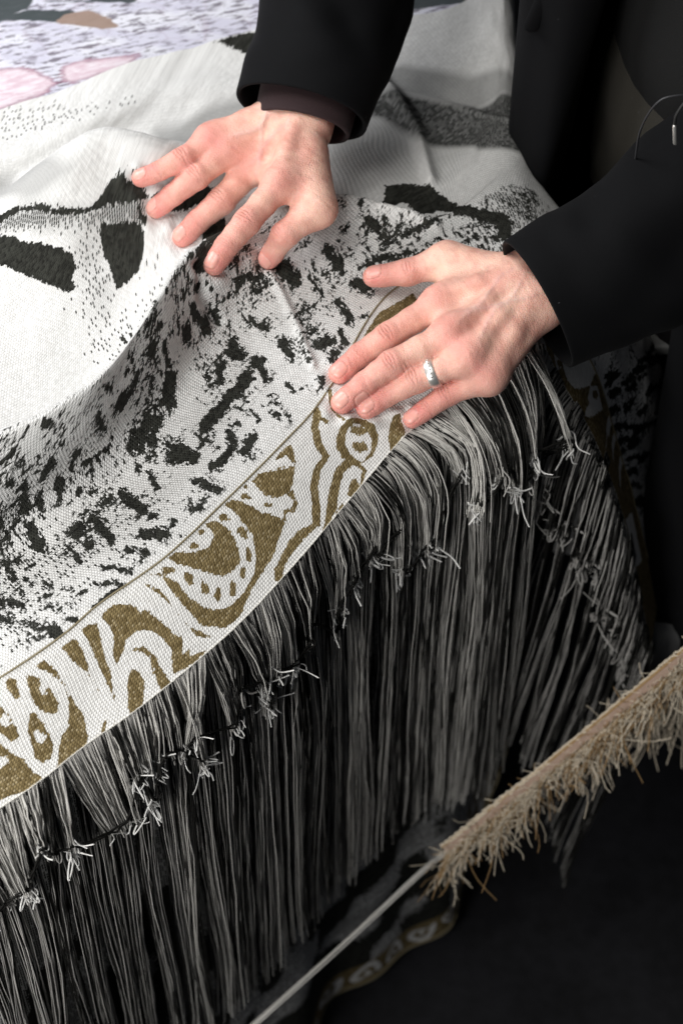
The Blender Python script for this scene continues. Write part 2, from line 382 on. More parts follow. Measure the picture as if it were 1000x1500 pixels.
# ------------------------------------------------------------------ black brush strokes, measured
ink = field()
ST = [
 ([(60,608),(92,630),(88,650)],10),([(5,630),(22,640),(5,647)],6),([(148,608),(152,632)],17),([(185,575),(172,600)],18),([(25,660),(33,680)],11),
 ([(53,678),(60,668)],7),([(60,705),(80,668)],13),([(11,708),(19,708)],12),([(15,690),(12,705)],5),([(40,705),(38,750)],17),([(60,722),(60,750)],14),
 ([(88,702),(90,735)],17,6),([(105,690),(115,660)],8),([(125,683),(160,655)],12),([(160,655),(162,672)],7),([(192,660),(194,632)],12),([(206,665),(210,618)],12),
 ([(222,652),(236,605)],13),([(248,643),(247,675)],12),([(220,690),(231,715)],10),([(130,710),(137,692)],8),([(112,725),(120,712)],8),([(134,722),(142,718)],10),
 ([(150,735),(166,728)],12),([(176,718),(212,750)],17),([(221,758),(229,755)],11),([(135,755),(165,795)],17),([(43,765),(63,805)],23),([(112,780),(121,768)],14),
 ([(124,800),(137,795)],14),([(205,785),(245,785)],19),([(185,808),(218,812)],13),([(22,748),(22,736)],9),([(1,740),(1,765)],9),([(98,800),(118,825)],8),([(20,825),(34,818)],13),
 ([(145,830),(192,840)],10),([(140,855),(180,858)],9),([(180,858),(160,872),(137,892)],10),([(105,875),(125,866)],9),([(-6,878),(38,890)],9),([(52,880),(72,872)],9),([(66,885),(80,893)],7),
 ([(100,907),(114,908)],12),([(-6,906),(20,910)],11),([(35,915),(57,922),(78,927)],5),([(70,922),(88,930)],20),([(92,862),(104,862)],6),([(60,850),(75,858)],5),([(0,812),(10,835)],9),
 ([(270,400),(287,417),(285,428)],9),([(250,415),(275,428)],9),([(245,424),(268,440)],7),([(280,445),(290,468)],13),([(297,462),(300,492)],16),([(275,478),(275,500)],16),
 ([(235,472),(235,482)],9),([(217,474),(223,466)],6),([(178,495),(217,497)],4),([(190,490),(220,503)],5),([(222,508),(230,530),(238,550)],12),([(240,500),(250,540)],10),
 ([(250,545),(247,595)],22),([(192,520),(200,545),(198,565),(172,595)],12),([(222,550),(222,575)],6),([(153,565),(162,572)],14),
 ([(232,605),(225,645)],11),([(305,440),(317,466)],8),([(322,532),(322,562)],13),([(305,548),(308,570)],7),([(295,628),(330,590),(367,548)],21),([(370,535),(385,528)],16),
 ([(366,468),(392,482)],13),([(346,410),(372,406)],18),([(372,422),(382,428)],14),([(337,432),(322,445)],5),([(335,630),(340,660),(312,687)],17),([(374,638),(356,666)],18),
 ([(345,622),(354,617)],9),([(282,705),(320,718)],13),([(280,748),(296,742)],10),([(247,774),(257,768)],9),([(262,787),(272,783)],6),([(397,605),(412,610)],8),
 ([(510,333),(498,340)],10),([(477,360),(502,400)],17),([(459,383),(460,395)],9),([(470,405),(478,400)],12),([(453,402),(474,435)],5),([(412,385),(435,415)],24),
 ([(530,392),(546,382),(604,368)],11),([(517,412),(542,428)],16),([(493,440),(515,472)],15),([(527,465),(537,460)],9),([(498,482),(505,507)],11),([(462,507),(484,500)],18),
 ([(452,490),(462,484)],9),([(490,513),(483,530)],14),([(410,495),(430,527)],14),([(440,500),(452,532)],7),([(372,525),(393,555)],14),([(348,565),(365,556)],9),
 ([(380,475),(390,470)],8),([(458,447),(435,460)],6),([(468,552),(472,566)],10),([(440,570),(452,565)],7),([(420,560),(432,575)],6),([(395,580),(405,590)],6),([(352,575),(360,590)],8),
 ([(560,360),(580,352)],9),([(590,345),(640,322)],12),([(602,385),(640,360)],9),([(425,345),(445,335)],9),([(440,360),(452,352)],8),
 ([(380,400),(390,420)],8),([(330,395),(345,380)],8),([(300,410),(312,425)],9),([(-14,700),(-20,740)],14),([(-12,780),(-4,805)],14),
]
SP = [
 [(245,645),(262,645),(295,665),(292,680),(262,683),(243,678)], [(337,492),(345,492),(362,522),(355,530),(340,530),(330,518)],
 [(527,320),(542,308),(560,328),(565,345),(555,352),(535,335)],
 # dark marks just behind the fold on the right
 [(550,290),(565,272),(600,268),(628,270),(645,285),(660,296),(700,305),(740,310),(752,330),(750,352),(728,350),(722,332),(680,316),(640,308),(622,318),(590,296)],
 # back zone: dark corner by the sleeve
 [(312,54),(330,46),(372,44),(390,60),(388,86),(368,84),(345,70)],
 [(765,160),(790,158),(790,185),(765,180)],
 # the big leaves of the pale zone
 [(-60,345),(24,348),(60,354),(90,360),(108,372),(111,390),(105,408),(114,420),(105,429),(78,417),(45,405),(18,393),(0,386),(-60,362)],
 [(147,327),(180,324),(204,324),(211,339),(211,372),(204,396),(180,417),(171,423),(165,411),(163,387),(153,372),(151,348)],
 capsule([(-30,340),(6,318),(30,303),(60,303),(99,310),(129,309),(152,295),(162,275),(178,258)], 11),
 [(158,272),(178,254),(200,262),(211,272),(214,290),(170,296),(150,300)],
 [(205,300),(214,318),(212,330),(203,322)], [(222,290),(300,270),(330,290),(268,312),(225,318)], [(300,330),(330,318),(345,345),(325,362),(305,360)],
 [(285,375),(296,352),(318,375),(312,398),(294,402)],
]
for a in ST: stamp(ink, capsule(*a))
for p in SP: stamp(ink, p)
# fallen right-hand part: marks at random along the same weave
rg = np.random.default_rng(3)
for k in range(46):
    px, py = rg.uniform(880, 975), rg.uniform(505, 760); an = rg.uniform(.2, 1.2)
    stamp(ink, capsule([(px, py), (px+18*math.cos(an), py-16*math.sin(an))], rg.uniform(6, 14)))
# short woven hatching between the strokes, in clusters, along and across the threads
zsel = (RT > 1.15) & (RT < 4.0) & (GX > -60) & (GX < 800) & (GY < 1000)
zi_, zj_ = np.where(zsel); rh = np.random.default_rng(21)
for k in range(680):
    q_ = rh.integers(len(zi_)); u0, v0 = U[zi_[q_], zj_[q_]], Vv[zi_[q_], zj_[q_]]
    if vnoise(np.array([u0*20]), np.array([v0*20]), 31)[0]+rh.normal(0, .25) < -.02: continue
    an = (math.pi/2 if rh.random() < .68 else 0)+rh.normal(0, .16); L_ = rh.uniform(.004, .019); w_ = rh.uniform(.0005, .0016)*(1 if rh.random() < .85 else 1.8)
    ca_, sa_ = math.cos(an)*L_/2, math.sin(an)*L_/2; i0_, i1_ = max(zi_[q_]-22, 0), zi_[q_]+23; j0_, j1_ = max(zj_[q_]-26, 0), zj_[q_]+27
    uu, vv_ = U[i0_:i1_, j0_:j1_], Vv[i0_:i1_, j0_:j1_]
    t_ = np.clip(((uu-u0+ca_)*2*ca_+(vv_-v0+sa_)*2*sa_)/(L_*L_), 0, 1)
    dd_ = w_*(1-.5*t_)-np.hypot(uu-u0+ca_-2*ca_*t_, vv_-v0+sa_-2*sa_*t_)
    ink[i0_:i1_, j0_:j1_] = np.maximum(ink[i0_:i1_, j0_:j1_], dd_)
zone = np.clip((RT-1.02)/.12, 0, 1)*np.clip((4.12-RT)/.2, 0, 1)
# ------------------------------------------------------------------ tone woven by dark floats (density)
dash = np.full(G.shape[:2], .02)+np.clip(vnoise(U*30, Vv*30, 9), 0, 1)*.03
grey = np.clip(vnoise(U*25, Vv*25, 21), 0, 1)*.03
def tone(poly, val, soft=.004, smooth=False):
    global dash
    q = np.array(to_uv(poly)); x0, y0 = q.min(0)-.03; x1, y1 = q.max(0)+.03
    sel = np.where((U > x0) & (U < x1) & (Vv > y0) & (Vv < y1))
    d = poly_sdf(U[sel], Vv[sel], q); f = np.clip(.5+d/soft*.5, 0, 1)
    A = grey if smooth else dash
    A[sel] = A[sel]*(1-f)+val*f
tone([(6,321),(30,300),(60,300),(99,309),(129,309),(150,294),(159,273),(174,255),(214,270),(214,300),(205,328),(150,334),(100,330),(40,332),(-20,350)], .72)
tone([(6,321),(30,300),(60,300),(99,309),(129,309),(150,294),(159,273),(174,255),(214,270),(214,300),(205,328),(150,334),(100,330),(40,332),(-20,350)], .42, .006, True)
tone([(100,326),(148,332),(152,368),(166,405),(170,425),(158,460),(140,460),(122,430),(110,390),(104,345)], .22, .012, True)
tone([(100,326),(148,332),(152,368),(166,405),(170,425),(158,460),(162,505),(138,500),(122,440),(110,390),(104,345)], .42, .010)
tone([(110,430),(160,430),(205,440),(230,420),(180,520),(140,510)], .30, .02)
tone([(-20,150),(20,150),(90,140),(190,132),(200,150),(110,172),(30,200),(-20,210)], .28)
tone([(-40,262),(20,258),(95,232),(110,240),(40,296),(-40,306)], .42, .006, True)
tone([(225,190),(270,178),(380,140),(390,160),(320,190),(240,212)], .50, .006, True)
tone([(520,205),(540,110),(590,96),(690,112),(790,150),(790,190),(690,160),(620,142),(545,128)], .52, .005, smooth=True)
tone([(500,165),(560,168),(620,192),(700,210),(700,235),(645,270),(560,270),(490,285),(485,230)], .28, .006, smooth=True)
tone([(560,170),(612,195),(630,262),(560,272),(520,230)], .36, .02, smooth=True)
tone([(720,300),(790,300),(790,350),(720,350)], .5, .02)
tone([(590,20),(790,-20),(790,25),(690,35),(590,40)], .14, .02, smooth=True)
tone([(640,215),(790,235),(790,300),(700,295)], .12, .03, smooth=True)
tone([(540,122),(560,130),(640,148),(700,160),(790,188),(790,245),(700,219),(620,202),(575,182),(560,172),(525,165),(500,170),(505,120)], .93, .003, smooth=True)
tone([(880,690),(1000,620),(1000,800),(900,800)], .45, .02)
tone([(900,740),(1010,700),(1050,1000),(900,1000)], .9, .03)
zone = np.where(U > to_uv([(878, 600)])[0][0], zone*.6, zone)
band = np.clip(.5+(1.0-RT)*8, 0, 1)
pitch = np.interp(RT, [0, 1.0, 4.0, 5.0, 7.0, 9.0, 11.0], [.0020, .0020, .0021, .0024, .0027, .0031, .0033])
BR = np.concatenate([np.zeros((1, NS)), np.cumsum(np.diff(Vv, axis=0)/pitch[1:], 0)], 0)
uvm = np.stack([U, Vv, BR], -1).reshape(-1, 3)
dash += zone*np.clip(vnoise(U*22, Vv*26, 14)+.35*vnoise(U*60, Vv*60, 15)-.05, 0, 1)*.42
_l = np.clip((to_uv([(70, 740)])[0][0]-U)/.03, 0, 1)*zone; dash += _l*.16
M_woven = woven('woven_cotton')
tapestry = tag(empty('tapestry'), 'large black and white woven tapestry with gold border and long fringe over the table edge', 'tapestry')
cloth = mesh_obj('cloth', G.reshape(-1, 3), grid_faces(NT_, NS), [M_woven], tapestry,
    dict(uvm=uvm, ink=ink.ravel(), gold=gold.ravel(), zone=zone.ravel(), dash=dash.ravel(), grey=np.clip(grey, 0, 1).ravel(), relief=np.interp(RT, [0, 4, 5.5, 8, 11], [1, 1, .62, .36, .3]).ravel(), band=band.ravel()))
# ------------------------------------------------------------------ tubes
def tubes(P, R, ns=4, twist=None):
    "P (N,K,3) paths, R (N,K) radii -> verts, quads"
    P = np.asarray(P, float); N, Kk = P.shape[:2]; R = np.broadcast_to(R, (N, Kk))
    T = np.gradient(P, axis=1); T /= np.linalg.norm(T, axis=2, keepdims=True)+1e-12
    ref = np.where(np.abs(T[..., 1:2]) > .9, np.array([1., 0, 0]), np.array([0, 1., 0]))
    A = np.cross(T, ref); A /= np.linalg.norm(A, axis=2, keepdims=True)+1e-12; B = np.cross(T, A)
    an = np.arange(ns)*2*math.pi/ns
    V = P[:, :, None, :]+R[:, :, None, None]*(np.cos(an)[:, None]*A[:, :, None, :]+np.sin(an)[:, None]*B[:, :, None, :])
    f = grid_faces(Kk, ns, True)
    Fq = (np.arange(N)*Kk*ns)[:, None, None]+f[None]
    return V.reshape(-1, 3), Fq.reshape(-1, 4)
def simple_mat(name, col, rough=.7, bump=0.0, scale=300, var=0.0, **kw):
    n = NT(name); co = n.objco(); nz = n.noise(co, scale, 3.0)
    c = n.mix(nz, tuple(x*(1-var) for x in col), tuple(min(1, x*(1+var)) for x in col))
    return n.done(c, rough, n.bump(nz, bump) if bump else None, **kw)
i1 = int(np.searchsorted(row_t, 1.0))
M_cord = simple_mat('olive_cord', (.24, .20, .12), .8, .0004, 900, .4)
hv, hf = tubes((G[i1]+Nn[i1]*.0005)[None, ::2], .0007, 6)
mesh_obj('hem_cord', hv, hf, [M_cord], tapestry)
M_selv = simple_mat('cream_selvedge', (.62, .60, .55), .9, .0005, 1200, .3)
jit_ = np.stack([vnoise(U[0]*900, U[0]*0+k*3.3, 40+k) for k in range(3)], -1)*.00025
hv, hf = tubes((G[0]+Nn[0]*.0001+jit_)[None], .00042, 6)
mesh_obj('selvedge', hv, hf, [M_selv], tapestry)
# ------------------------------------------------------------------ person: hands as one skinned surface
def seg_d(X, a, b, ra, rb):
    ba = b-a; pa = X-a; L = ba@ba+1e-15
    h = np.clip((pa@ba)/L, 0, 1)
    return np.linalg.norm(pa-h[..., None]*ba, axis=-1)-(ra+(rb-ra)*h)
def smin(a, b, k):
    h = np.clip(.5+.5*(b-a)/k, 0, 1)
    return b*(1-h)+a*h-k*h*(1-h)
class Vox:
    def __init__(s, lo, hi, h):
        s.lo = np.array(lo, float); s.h = h; s.n = np.ceil((np.array(hi)-s.lo)/h).astype(int)+1
    def new(s): return np.full(s.n, .05, dtype=np.float64)
    def sub(s, pts, r):
        pts = np.array(pts); a = np.clip(((pts.min(0)-r-s.lo)/s.h).astype(int), 0, s.n-1); b = np.clip(((pts.max(0)+r-s.lo)/s.h).astype(int)+2, 1, s.n)
        sl = tuple(slice(i, j) for i, j in zip(a, b))
        g = np.stack(np.meshgrid(*[s.lo[i]+s.h*np.arange(a[i], b[i]) for i in range(3)], indexing='ij'), -1)
        return sl, g
    def cone(s, F, a, b, ra, rb, k):
        a = np.array(a); b = np.array(b); sl, g = s.sub([a, b], max(ra, rb)+.022)
        F[sl] = smin(F[sl], seg_d(g, a, b, ra, rb), k)
def surface_nets(F, lo, h):
    ins = F < 0; nx, ny, nz = F.shape
    c = np.zeros((nx-1, ny-1, nz-1), int)
    for dx in (0, 1):
        for dy in (0, 1):
            for dz in (0, 1): c += ins[dx:nx-1+dx, dy:ny-1+dy, dz:nz-1+dz]
    act = (c > 0) & (c < 8); ids = np.full(act.shape, -1, int); cells = np.argwhere(act); ids[act] = np.arange(len(cells))
    acc = np.zeros((len(cells), 3)); cnt = np.zeros(len(cells))
    cor = [(i, j, k) for i in (0, 1) for j in (0, 1) for k in (0, 1)]
    for p in cor:
        for ax in range(3):
            if p[ax] == 0:
                q = list(p); q[ax] = 1
                A = F[cells[:, 0]+p[0], cells[:, 1]+p[1], cells[:, 2]+p[2]]; B = F[cells[:, 0]+q[0], cells[:, 1]+q[1], cells[:, 2]+q[2]]
                m = (A < 0) != (B < 0); t = np.where(m, A/(A-B+1e-15), 0)
                pos = np.tile(np.array(p, float), (len(cells), 1)); pos[:, ax] = t
                acc += pos*m[:, None]; cnt += m
    V = lo+h*(cells+acc/cnt[:, None])
    faces = []
    for ax in range(3):
        o1, o2 = [(1, 2), (2, 0), (0, 1)][ax]
        s0 = [slice(1, -1)]*3; s0[ax] = slice(0, -1); s1 = list(s0); s1[ax] = slice(1, None)
        a, b = ins[tuple(s0)], ins[tuple(s1)]
        ix = np.argwhere(a != b); off = np.ones(3, int); off[ax] = 0; ix = ix+off
        flip = a[a != b]
        def cid(d1, d2):
            q = ix.copy(); q[:, o1] -= d1; q[:, o2] -= d2; return ids[q[:, 0], q[:, 1], q[:, 2]]
        f = np.stack([cid(0, 0), cid(1, 0), cid(1, 1), cid(0, 1)], 1)
        f[~flip] = f[~flip][:, ::-1]
        faces.append(f)
    return V, np.concatenate(faces)
def vert_smooth(V, Fq, it, lam=.5):
    e = np.concatenate([Fq[:, [0, 1]], Fq[:, [1, 2]], Fq[:, [2, 3]], Fq[:, [3, 0]]])
    i = np.concatenate([e[:, 0], e[:, 1]]); j = np.concatenate([e[:, 1], e[:, 0]])
    deg = np.bincount(i, minlength=len(V))[:, None]
    for _ in range(it):
        s = np.stack([np.bincount(i, V[j, k], len(V)) for k in range(3)], 1)/np.maximum(deg, 1)
        V = V+lam*(s-V)
    return V
def vert_normals(V, Fq):
    n = np.cross(V[Fq[:, 2]]-V[Fq[:, 0]], V[Fq[:, 3]]-V[Fq[:, 1]])
    N = np.stack([np.bincount(Fq.ravel(), np.repeat(n[:, k], 4), len(V)) for k in range(3)], 1)
    return N/(np.linalg.norm(N, axis=1, keepdims=True)+1e-12)
mm = .001
def build_hand(fing, thumb, wrist, elbow, wid, palm_r=12.5, vox=1.05, tendon=1.0, wr=19):
    """fing: 4 chains [MCP,PIP,DIP,TIP] world (index..pinky); thumb [CMC,MCP,IP,TIP]"""
    F4 = [np.array(f) for f in fing]; TH = np.array(thumb); W = np.array(wrist); E = np.array(elbow)
    mc = np.mean([f[0] for f in F4], 0)
    lat = F4[0][0]-F4[3][0]; lat /= np.linalg.norm(lat); ax = mc-W; ax /= np.linalg.norm(ax)
    dor = np.cross(lat, ax); dor /= np.linalg.norm(dor)
    if dor[2] < 0: dor = -dor
    wl = np.cross(dor, ax); wl /= np.linalg.norm(wl)
    if wl@lat < 0: wl = -wl
    pts = np.concatenate(F4+[TH, W[None]]); lo = pts.min(0)-.03; hi = pts.max(0)+.03
    fa = W+(E-W)/np.linalg.norm(E-W)*.075
    lo = np.minimum(lo, fa-.04); hi = np.maximum(hi, fa+.04)
    vx = Vox(lo, hi, vox*mm); P = vx.new()
    # wrist and forearm: two parallel cones give the flat section
    for sgn in (-1, 1):
        vx.cone(P, W+wl*sgn*wid*mm, fa+wl*sgn*(wid-3)*mm, wr*mm, wr*mm, .010)
    # palm: wrist to each knuckle
    off = [.95, .35, -.35, -.95]
    prr = [1.0, 1.03, .98, .9]
    for f, o, s in zip(F4, off, prr):
        base = W+wl*o*wid*mm*1.05+ax*10*mm-dor*2*mm
        kn = f[0]-dor*2.5*mm
        vx.cone(P, base, kn-ax*4*mm, 15.5*mm, palm_r*s*mm, .012)
    for a, b in ((0, 1), (1, 2), (2, 3)):
        vx.cone(P, F4[a][0]-dor*4*mm-ax*4*mm, F4[b][0]-dor*4*mm-ax*4*mm, 10.5*mm, 10*mm, .008)
    # heel of the thumb
    vx.cone(P, W+wl*wid*.9*mm-dor*5*mm+ax*12*mm, TH[1]-dor*2*mm, 15*mm, 11.5*mm, .012)
    vx.cone(P, TH[0], TH[1], 13.5*mm, 11.5*mm, .010)
    vx.cone(P, TH[1]-dor*3*mm, F4[0][0]-ax*20*mm-dor*5*mm, 8.5*mm, 9*mm, .014)      # web
    # knuckles and tendons on the back
    for f, s in zip(F4, (1, 1.05, 1, .85)):
        vx.cone(P, f[0]+dor*(palm_r*s-9.3)*mm, f[0]+dor*(palm_r*s-9.6)*mm-ax*7*mm, 8.8*mm, 8.0*mm, .012)
    for f, o, s in zip(F4, (.55, .2, -.15, -.5), (1, 1.05, 1, .9)):
        a = W+wl*o*1.5*wid*mm+dor*(wr-3.4)*mm+ax*4*mm; b = f[0]+dor*(palm_r*s-4.2)*mm-ax*4*mm
        mid = .5*(a+b)+dor*(tendon-1.6)*mm
        vx.cone(P, a, mid, 2.8*mm, 2.8*mm, .010); vx.cone(P, mid, b, 2.8*mm, 3.2*mm, .010)
    out = P.copy()
    rads = [(10.9, 9.9, 10.1, 8.9, 8.7, 7.6), (11.1, 10.1, 10.4, 9.1, 8.8, 7.8), (10.5, 9.6, 9.9, 8.7, 8.4, 7.4), (9.5, 8.4, 8.8, 7.7, 7.4, 6.6)]
    def chain(js, r, k):
        Q = vx.new()
        m1 = .5*(js[0]+js[1]); m2 = .5*(js[1]+js[2])
        seq = [(js[0], r[0]), (m1, r[1]), (js[1], r[2]), (m2, r[3]), (js[2], r[4]), (js[3], r[5])]
        for (a, ra), (b, rb) in zip(seq[:-1], seq[1:]): vx.cone(Q, a, b, ra*mm, rb*mm, .003)
        # pulp of the fingertip, palm side
        d = js[3]-js[2]; d /= np.linalg.norm(d); dn = dor-(dor@d)*d; dn /= np.linalg.norm(dn)
        vx.cone(Q, js[3]-d*7*mm-dn*1.4*mm, js[3]-d*1.2*mm-dn*.8*mm, (r[5]-.2)*mm, (r[5]-1.0)*mm, .004)
        vx.cone(Q, js[1]+dn*(r[2]-6.6)*mm-d*3*mm, js[1]+dn*(r[2]-6.6)*mm+d*3*mm, 6.8*mm, 6.8*mm, .003)
        return Q
    for js, r in zip(F4, rads): out = np.minimum(out, smin(P, chain(js, r, 0), .0065))
    out = np.minimum(out, smin(P, chain(TH, (12.0, 10.9, 11.0, 10.4, 10.2, 7.6), 0), .008))
    V, Fq = surface_nets(out, vx.lo, vx.h)
    V = vert_smooth(V, Fq, 3, .5)
    N = vert_normals(V, Fq)
    red = np.zeros(len(V)); nail = np.zeros(len(V)); crs = np.zeros(len(V)); vein = np.zeros(len(V)); disp = np.zeros(len(V))
    topside = np.clip((N@dor)*1.6, 0, 1)
    chains = [(f, r) for f, r in zip(F4, rads)]+[(TH, (12, 10.9, 11.0, 10.4, 10.2, 8.0))]
    for ci, (js, r) in enumerate(chains):
        d = js[3]-js[2]; d /= np.linalg.norm(d)
        dd = dor+.0*d
        if ci == 4: dd = dor*.75+wl*.35+(np.array([0, -.35, .6]))*.6
        dn = dd-(dd@d)*d; dn /= np.linalg.norm(dn); ln = np.cross(d, dn)
        rel = V-js[3]; x = rel@d; y = rel@ln; z = rel@dn; rr = r[5]*mm
        near = np.linalg.norm(rel, axis=1) < .030
        hw = rr*.74; x0, x1 = -6.8*mm, rr*.66
        xc, hl = .5*(x0+x1), .5*(x1-x0)
        qn = np.maximum(np.abs(x-xc)/hl, 0)**3.2+np.maximum(np.abs(y)/hw, 0)**3.2
        nm = np.clip((1.12-qn)/.2, 0, 1)*(z > 0)*near
        edge = np.exp(-((qn-1.15)/.22)**2)*(z > 0)*near
        disp += nm*.00030-edge*.00045
        nail = np.maximum(nail, nm)
        crs -= edge*1.0
        lun = np.exp(-((x-x1+.6*mm)/(.8*mm))**2)*nm
        nail = np.where(near & (nm > 0), nail+.0*lun, nail)
        red += np.exp(-(np.linalg.norm(V-(js[3]-d*3*mm), axis=1)/.012)**2)*.75
        # creases over the two joints
        for ji, wgt, cnt in (((1, 1.0, 4), (2, .55, 3)) if ci < 4 else ((2, .7, 3),)):
            j = js[ji]; dj = js[ji+1]-js[ji-1]; dj /= np.linalg.norm(dj); nj = dor-(dor@dj)*dj; nj /= np.linalg.norm(nj); lj = np.cross(dj, nj)
            q = V-j; a = q@dj; b = q@lj; c = q@nj
            w_ = np.exp(-(b/(6.5*mm))**2)*(c > 0)*(np.linalg.norm(q, axis=1) < .02)
            for t in np.linspace(-1, 1, cnt):
                cen = t*3.6*mm*wgt+.9*mm*np.sign(t)*(b/(6*mm))**2*(-1)
                g = np.exp(-((a-cen)/(.75*mm))**2)*w_*wgt*(1-.3*abs(t))
                disp -= g*.00075; crs -= g*1.6
            red += np.exp(-(np.linalg.norm(q-nj*6*mm, axis=1)/.009)**2)*.55*wgt
    for ci, (js, r) in enumerate(chains):
        t0 = js[0] if ci < 4 else js[1]
        dj = js[3]-t0; L_ = np.linalg.norm(dj); dj /= L_
        a_ = np.clip(((V-t0)@dj)/L_-.05, 0, 1); off_ = np.min([np.linalg.norm(V-(p+(q-p)*t), axis=1) for p, q in zip(js[:-1], js[1:]) for t in (0, .33, .66, 1)], axis=0)
        red += np.clip(a_*2.2, 0, 1)*np.clip(1-(off_-.010)/.006, 0, 1)*.20
    for f in F4:
        q = np.linalg.norm(V-f[0]-dor*8*mm, axis=1); red += np.exp(-(q/.014)**2)*.55
        a = (V-f[0])@ax; b = (V-f[0])@wl
    # fine skin folds running across the back of the hand
    a = (V-W)@ax; b = (V-W)@wl
    wr_ = vnoise(a*230+b*60, b*70, 4)*topside
    disp += wr_*.00018; crs += vnoise(a*420+b*120, b*160, 6)*topside*.35
    # veins wander along the back
    for k, (p0, p1) in enumerate(((.35, .65), (0.0, .1), (-.45, -.35))):
        t = np.clip(a/(np.linalg.norm(mc-W)), 0, 1)
        cen = (p0+(p1-p0)*t)*wid*1.5*mm+.005*np.sin(t*7+k*2.1)
        g = np.exp(-((b-cen)/(1.9*mm))**2)*topside*np.clip(t*4, 0, 1)*np.clip((1-t)*5, 0, 1)
        disp += g*.0007; vein += g
    V = V+N*disp[:, None]
    return V, Fq, dict(red=np.clip(red, 0, 1.3), nail=np.clip(nail, 0, 1), crease=crs, vein=vein), dict(dor=dor, ax=ax, wl=wl, lo=vx.lo)

def H(px, py, z): return un(px, py, z*mm)
def tip_h(px, py, r, dx=0, dy=3, press=1.5): return (surf(px+dx, py+dy)[2]*1000)+r-press
def finger(p, zs, r, press=1.5, dx=-3, dy=8):
    zt = tip_h(p[3][0], p[3][1], r, dx, dy, press)
    return [H(x, y, z) for (x, y), z in zip(p[:3], [zt+d for d in zs])]+[H(p[3][0], p[3][1], zt)]
# right hand (the farther one), fingers spread over the fold
RF = [finger([(408,272),(361,326),(331,361),(313,388)], (24,15,7), 7),
      finger([(371,244),(324,295),(290,324),(267,347)], (30,21,9), 7.2),
      finger([(333,222),(288,259),(254,285),(228,305)], (32,26,12), 6.9),
      finger([(305,207),(268,233),(234,250),(206,261)], (16,12,5), 6.1)]
zi = RF[0][0][2]*1000
RT_ = [H(452,228,zi+2), H(464,304,zi-10), H(417,344,zi-20), H(393,379,tip_h(393,379,7.6,-3,8))]
RW = H(436,172,zi+6); RE = np.array([.055, .60, .20])
# left hand (the nearer one, with the ring), lying along the border
LF = [finger([(640,446),(567,493),(528,519),(496,547)], (26,14,6), 7),
      finger([(655,492),(573,534),(534,562),(500,590)], (32,20,9), 7.2),
      finger([(681,528),(609,556),(567,578),(536,599)], (33,18,6), 7.2, 3.5),
      finger([(712,555),(656,577),(627,597),(603,614)], (30,15,7), 6.1)]
zl = LF[1][0][2]*1000
LT = [H(730,402,zl+2), H(655,381,zl-2), H(597,399,zl-8), H(546,405,zl-11)]
LW = H(775,424,zl+4); LE = np.array([.43, .33, .13])
for nm_, f in (('R', RF+[RT_]), ('L', LF+[LT])):
    for j in f: print(nm_, [round(float(np.linalg.norm(np.array(j[i+1])-np.array(j[i]))*1000)) for i in range(3)], [round(float(q[2]*1000)) for q in j])
print('palm', [round(float(np.linalg.norm(f[0]-RW)*1000)) for f in RF], [round(float(np.linalg.norm(f[0]-LW)*1000)) for f in LF])
rV, rF, rA, rI = build_hand(RF, RT_, RW, RE, 13.5)
lV, lF, lA, lI = build_hand(LF, LT, LW, LE, 14.5, tendon=2.0)
# the rest of the body under the clothes: arms, shoulders, trunk
SR = np.array([.40, .66, .52]); SL = np.array([.42, .20, .50])
PEL = np.array([.38, .42, -.06]); CHE = np.array([.38, .43, .42])
bv = Vox((-.12, .05, -.45), (.72, .85, .95), .011); B = np.full(bv.n, .2)
def bcone(a, b, ra, rb, k=.05):
    a = np.array(a); b = np.array(b); sl, g = bv.sub([a, b], max(ra, rb)+.12); B[sl] = smin(B[sl], seg_d(g, a, b, ra, rb), k)
for Wp, El, Sh in ((RW, RE, SR), (LW, LE, SL)):
    s = Wp+(El-Wp)/np.linalg.norm(El-Wp)*.06
    bcone(s, El, .027, .036, .02); bcone(El, Sh, .038, .05, .02)
bcone(SR+[.0, -.06, .0], SL+[0, .06, 0], .05, .05); bcone(PEL, CHE, .10, .11, .08); bcone(PEL+[0, .07, -.1], PEL+[0, .07, -.34], .06, .055)
bcone(PEL+[0, -.07, -.1], PEL+[0, -.07, -.34], .06, .055); bcone(CHE+[0, 0, .05], CHE+[-.03, 0, .24], .055, .05); bcone(CHE+[-.05, 0, .34], CHE+[-.06, 0, .40], .075, .08, .03)
bV, bF = surface_nets(B, bv.lo, bv.h)
nr, nl = len(rV), len(lV)
aV = np.concatenate([rV, lV, bV]); aF = np.concatenate([rF, lF+nr, bF+nr+nl])
aA = {k: np.concatenate([rA[k], lA[k], np.zeros(len(bV))]) for k in rA}
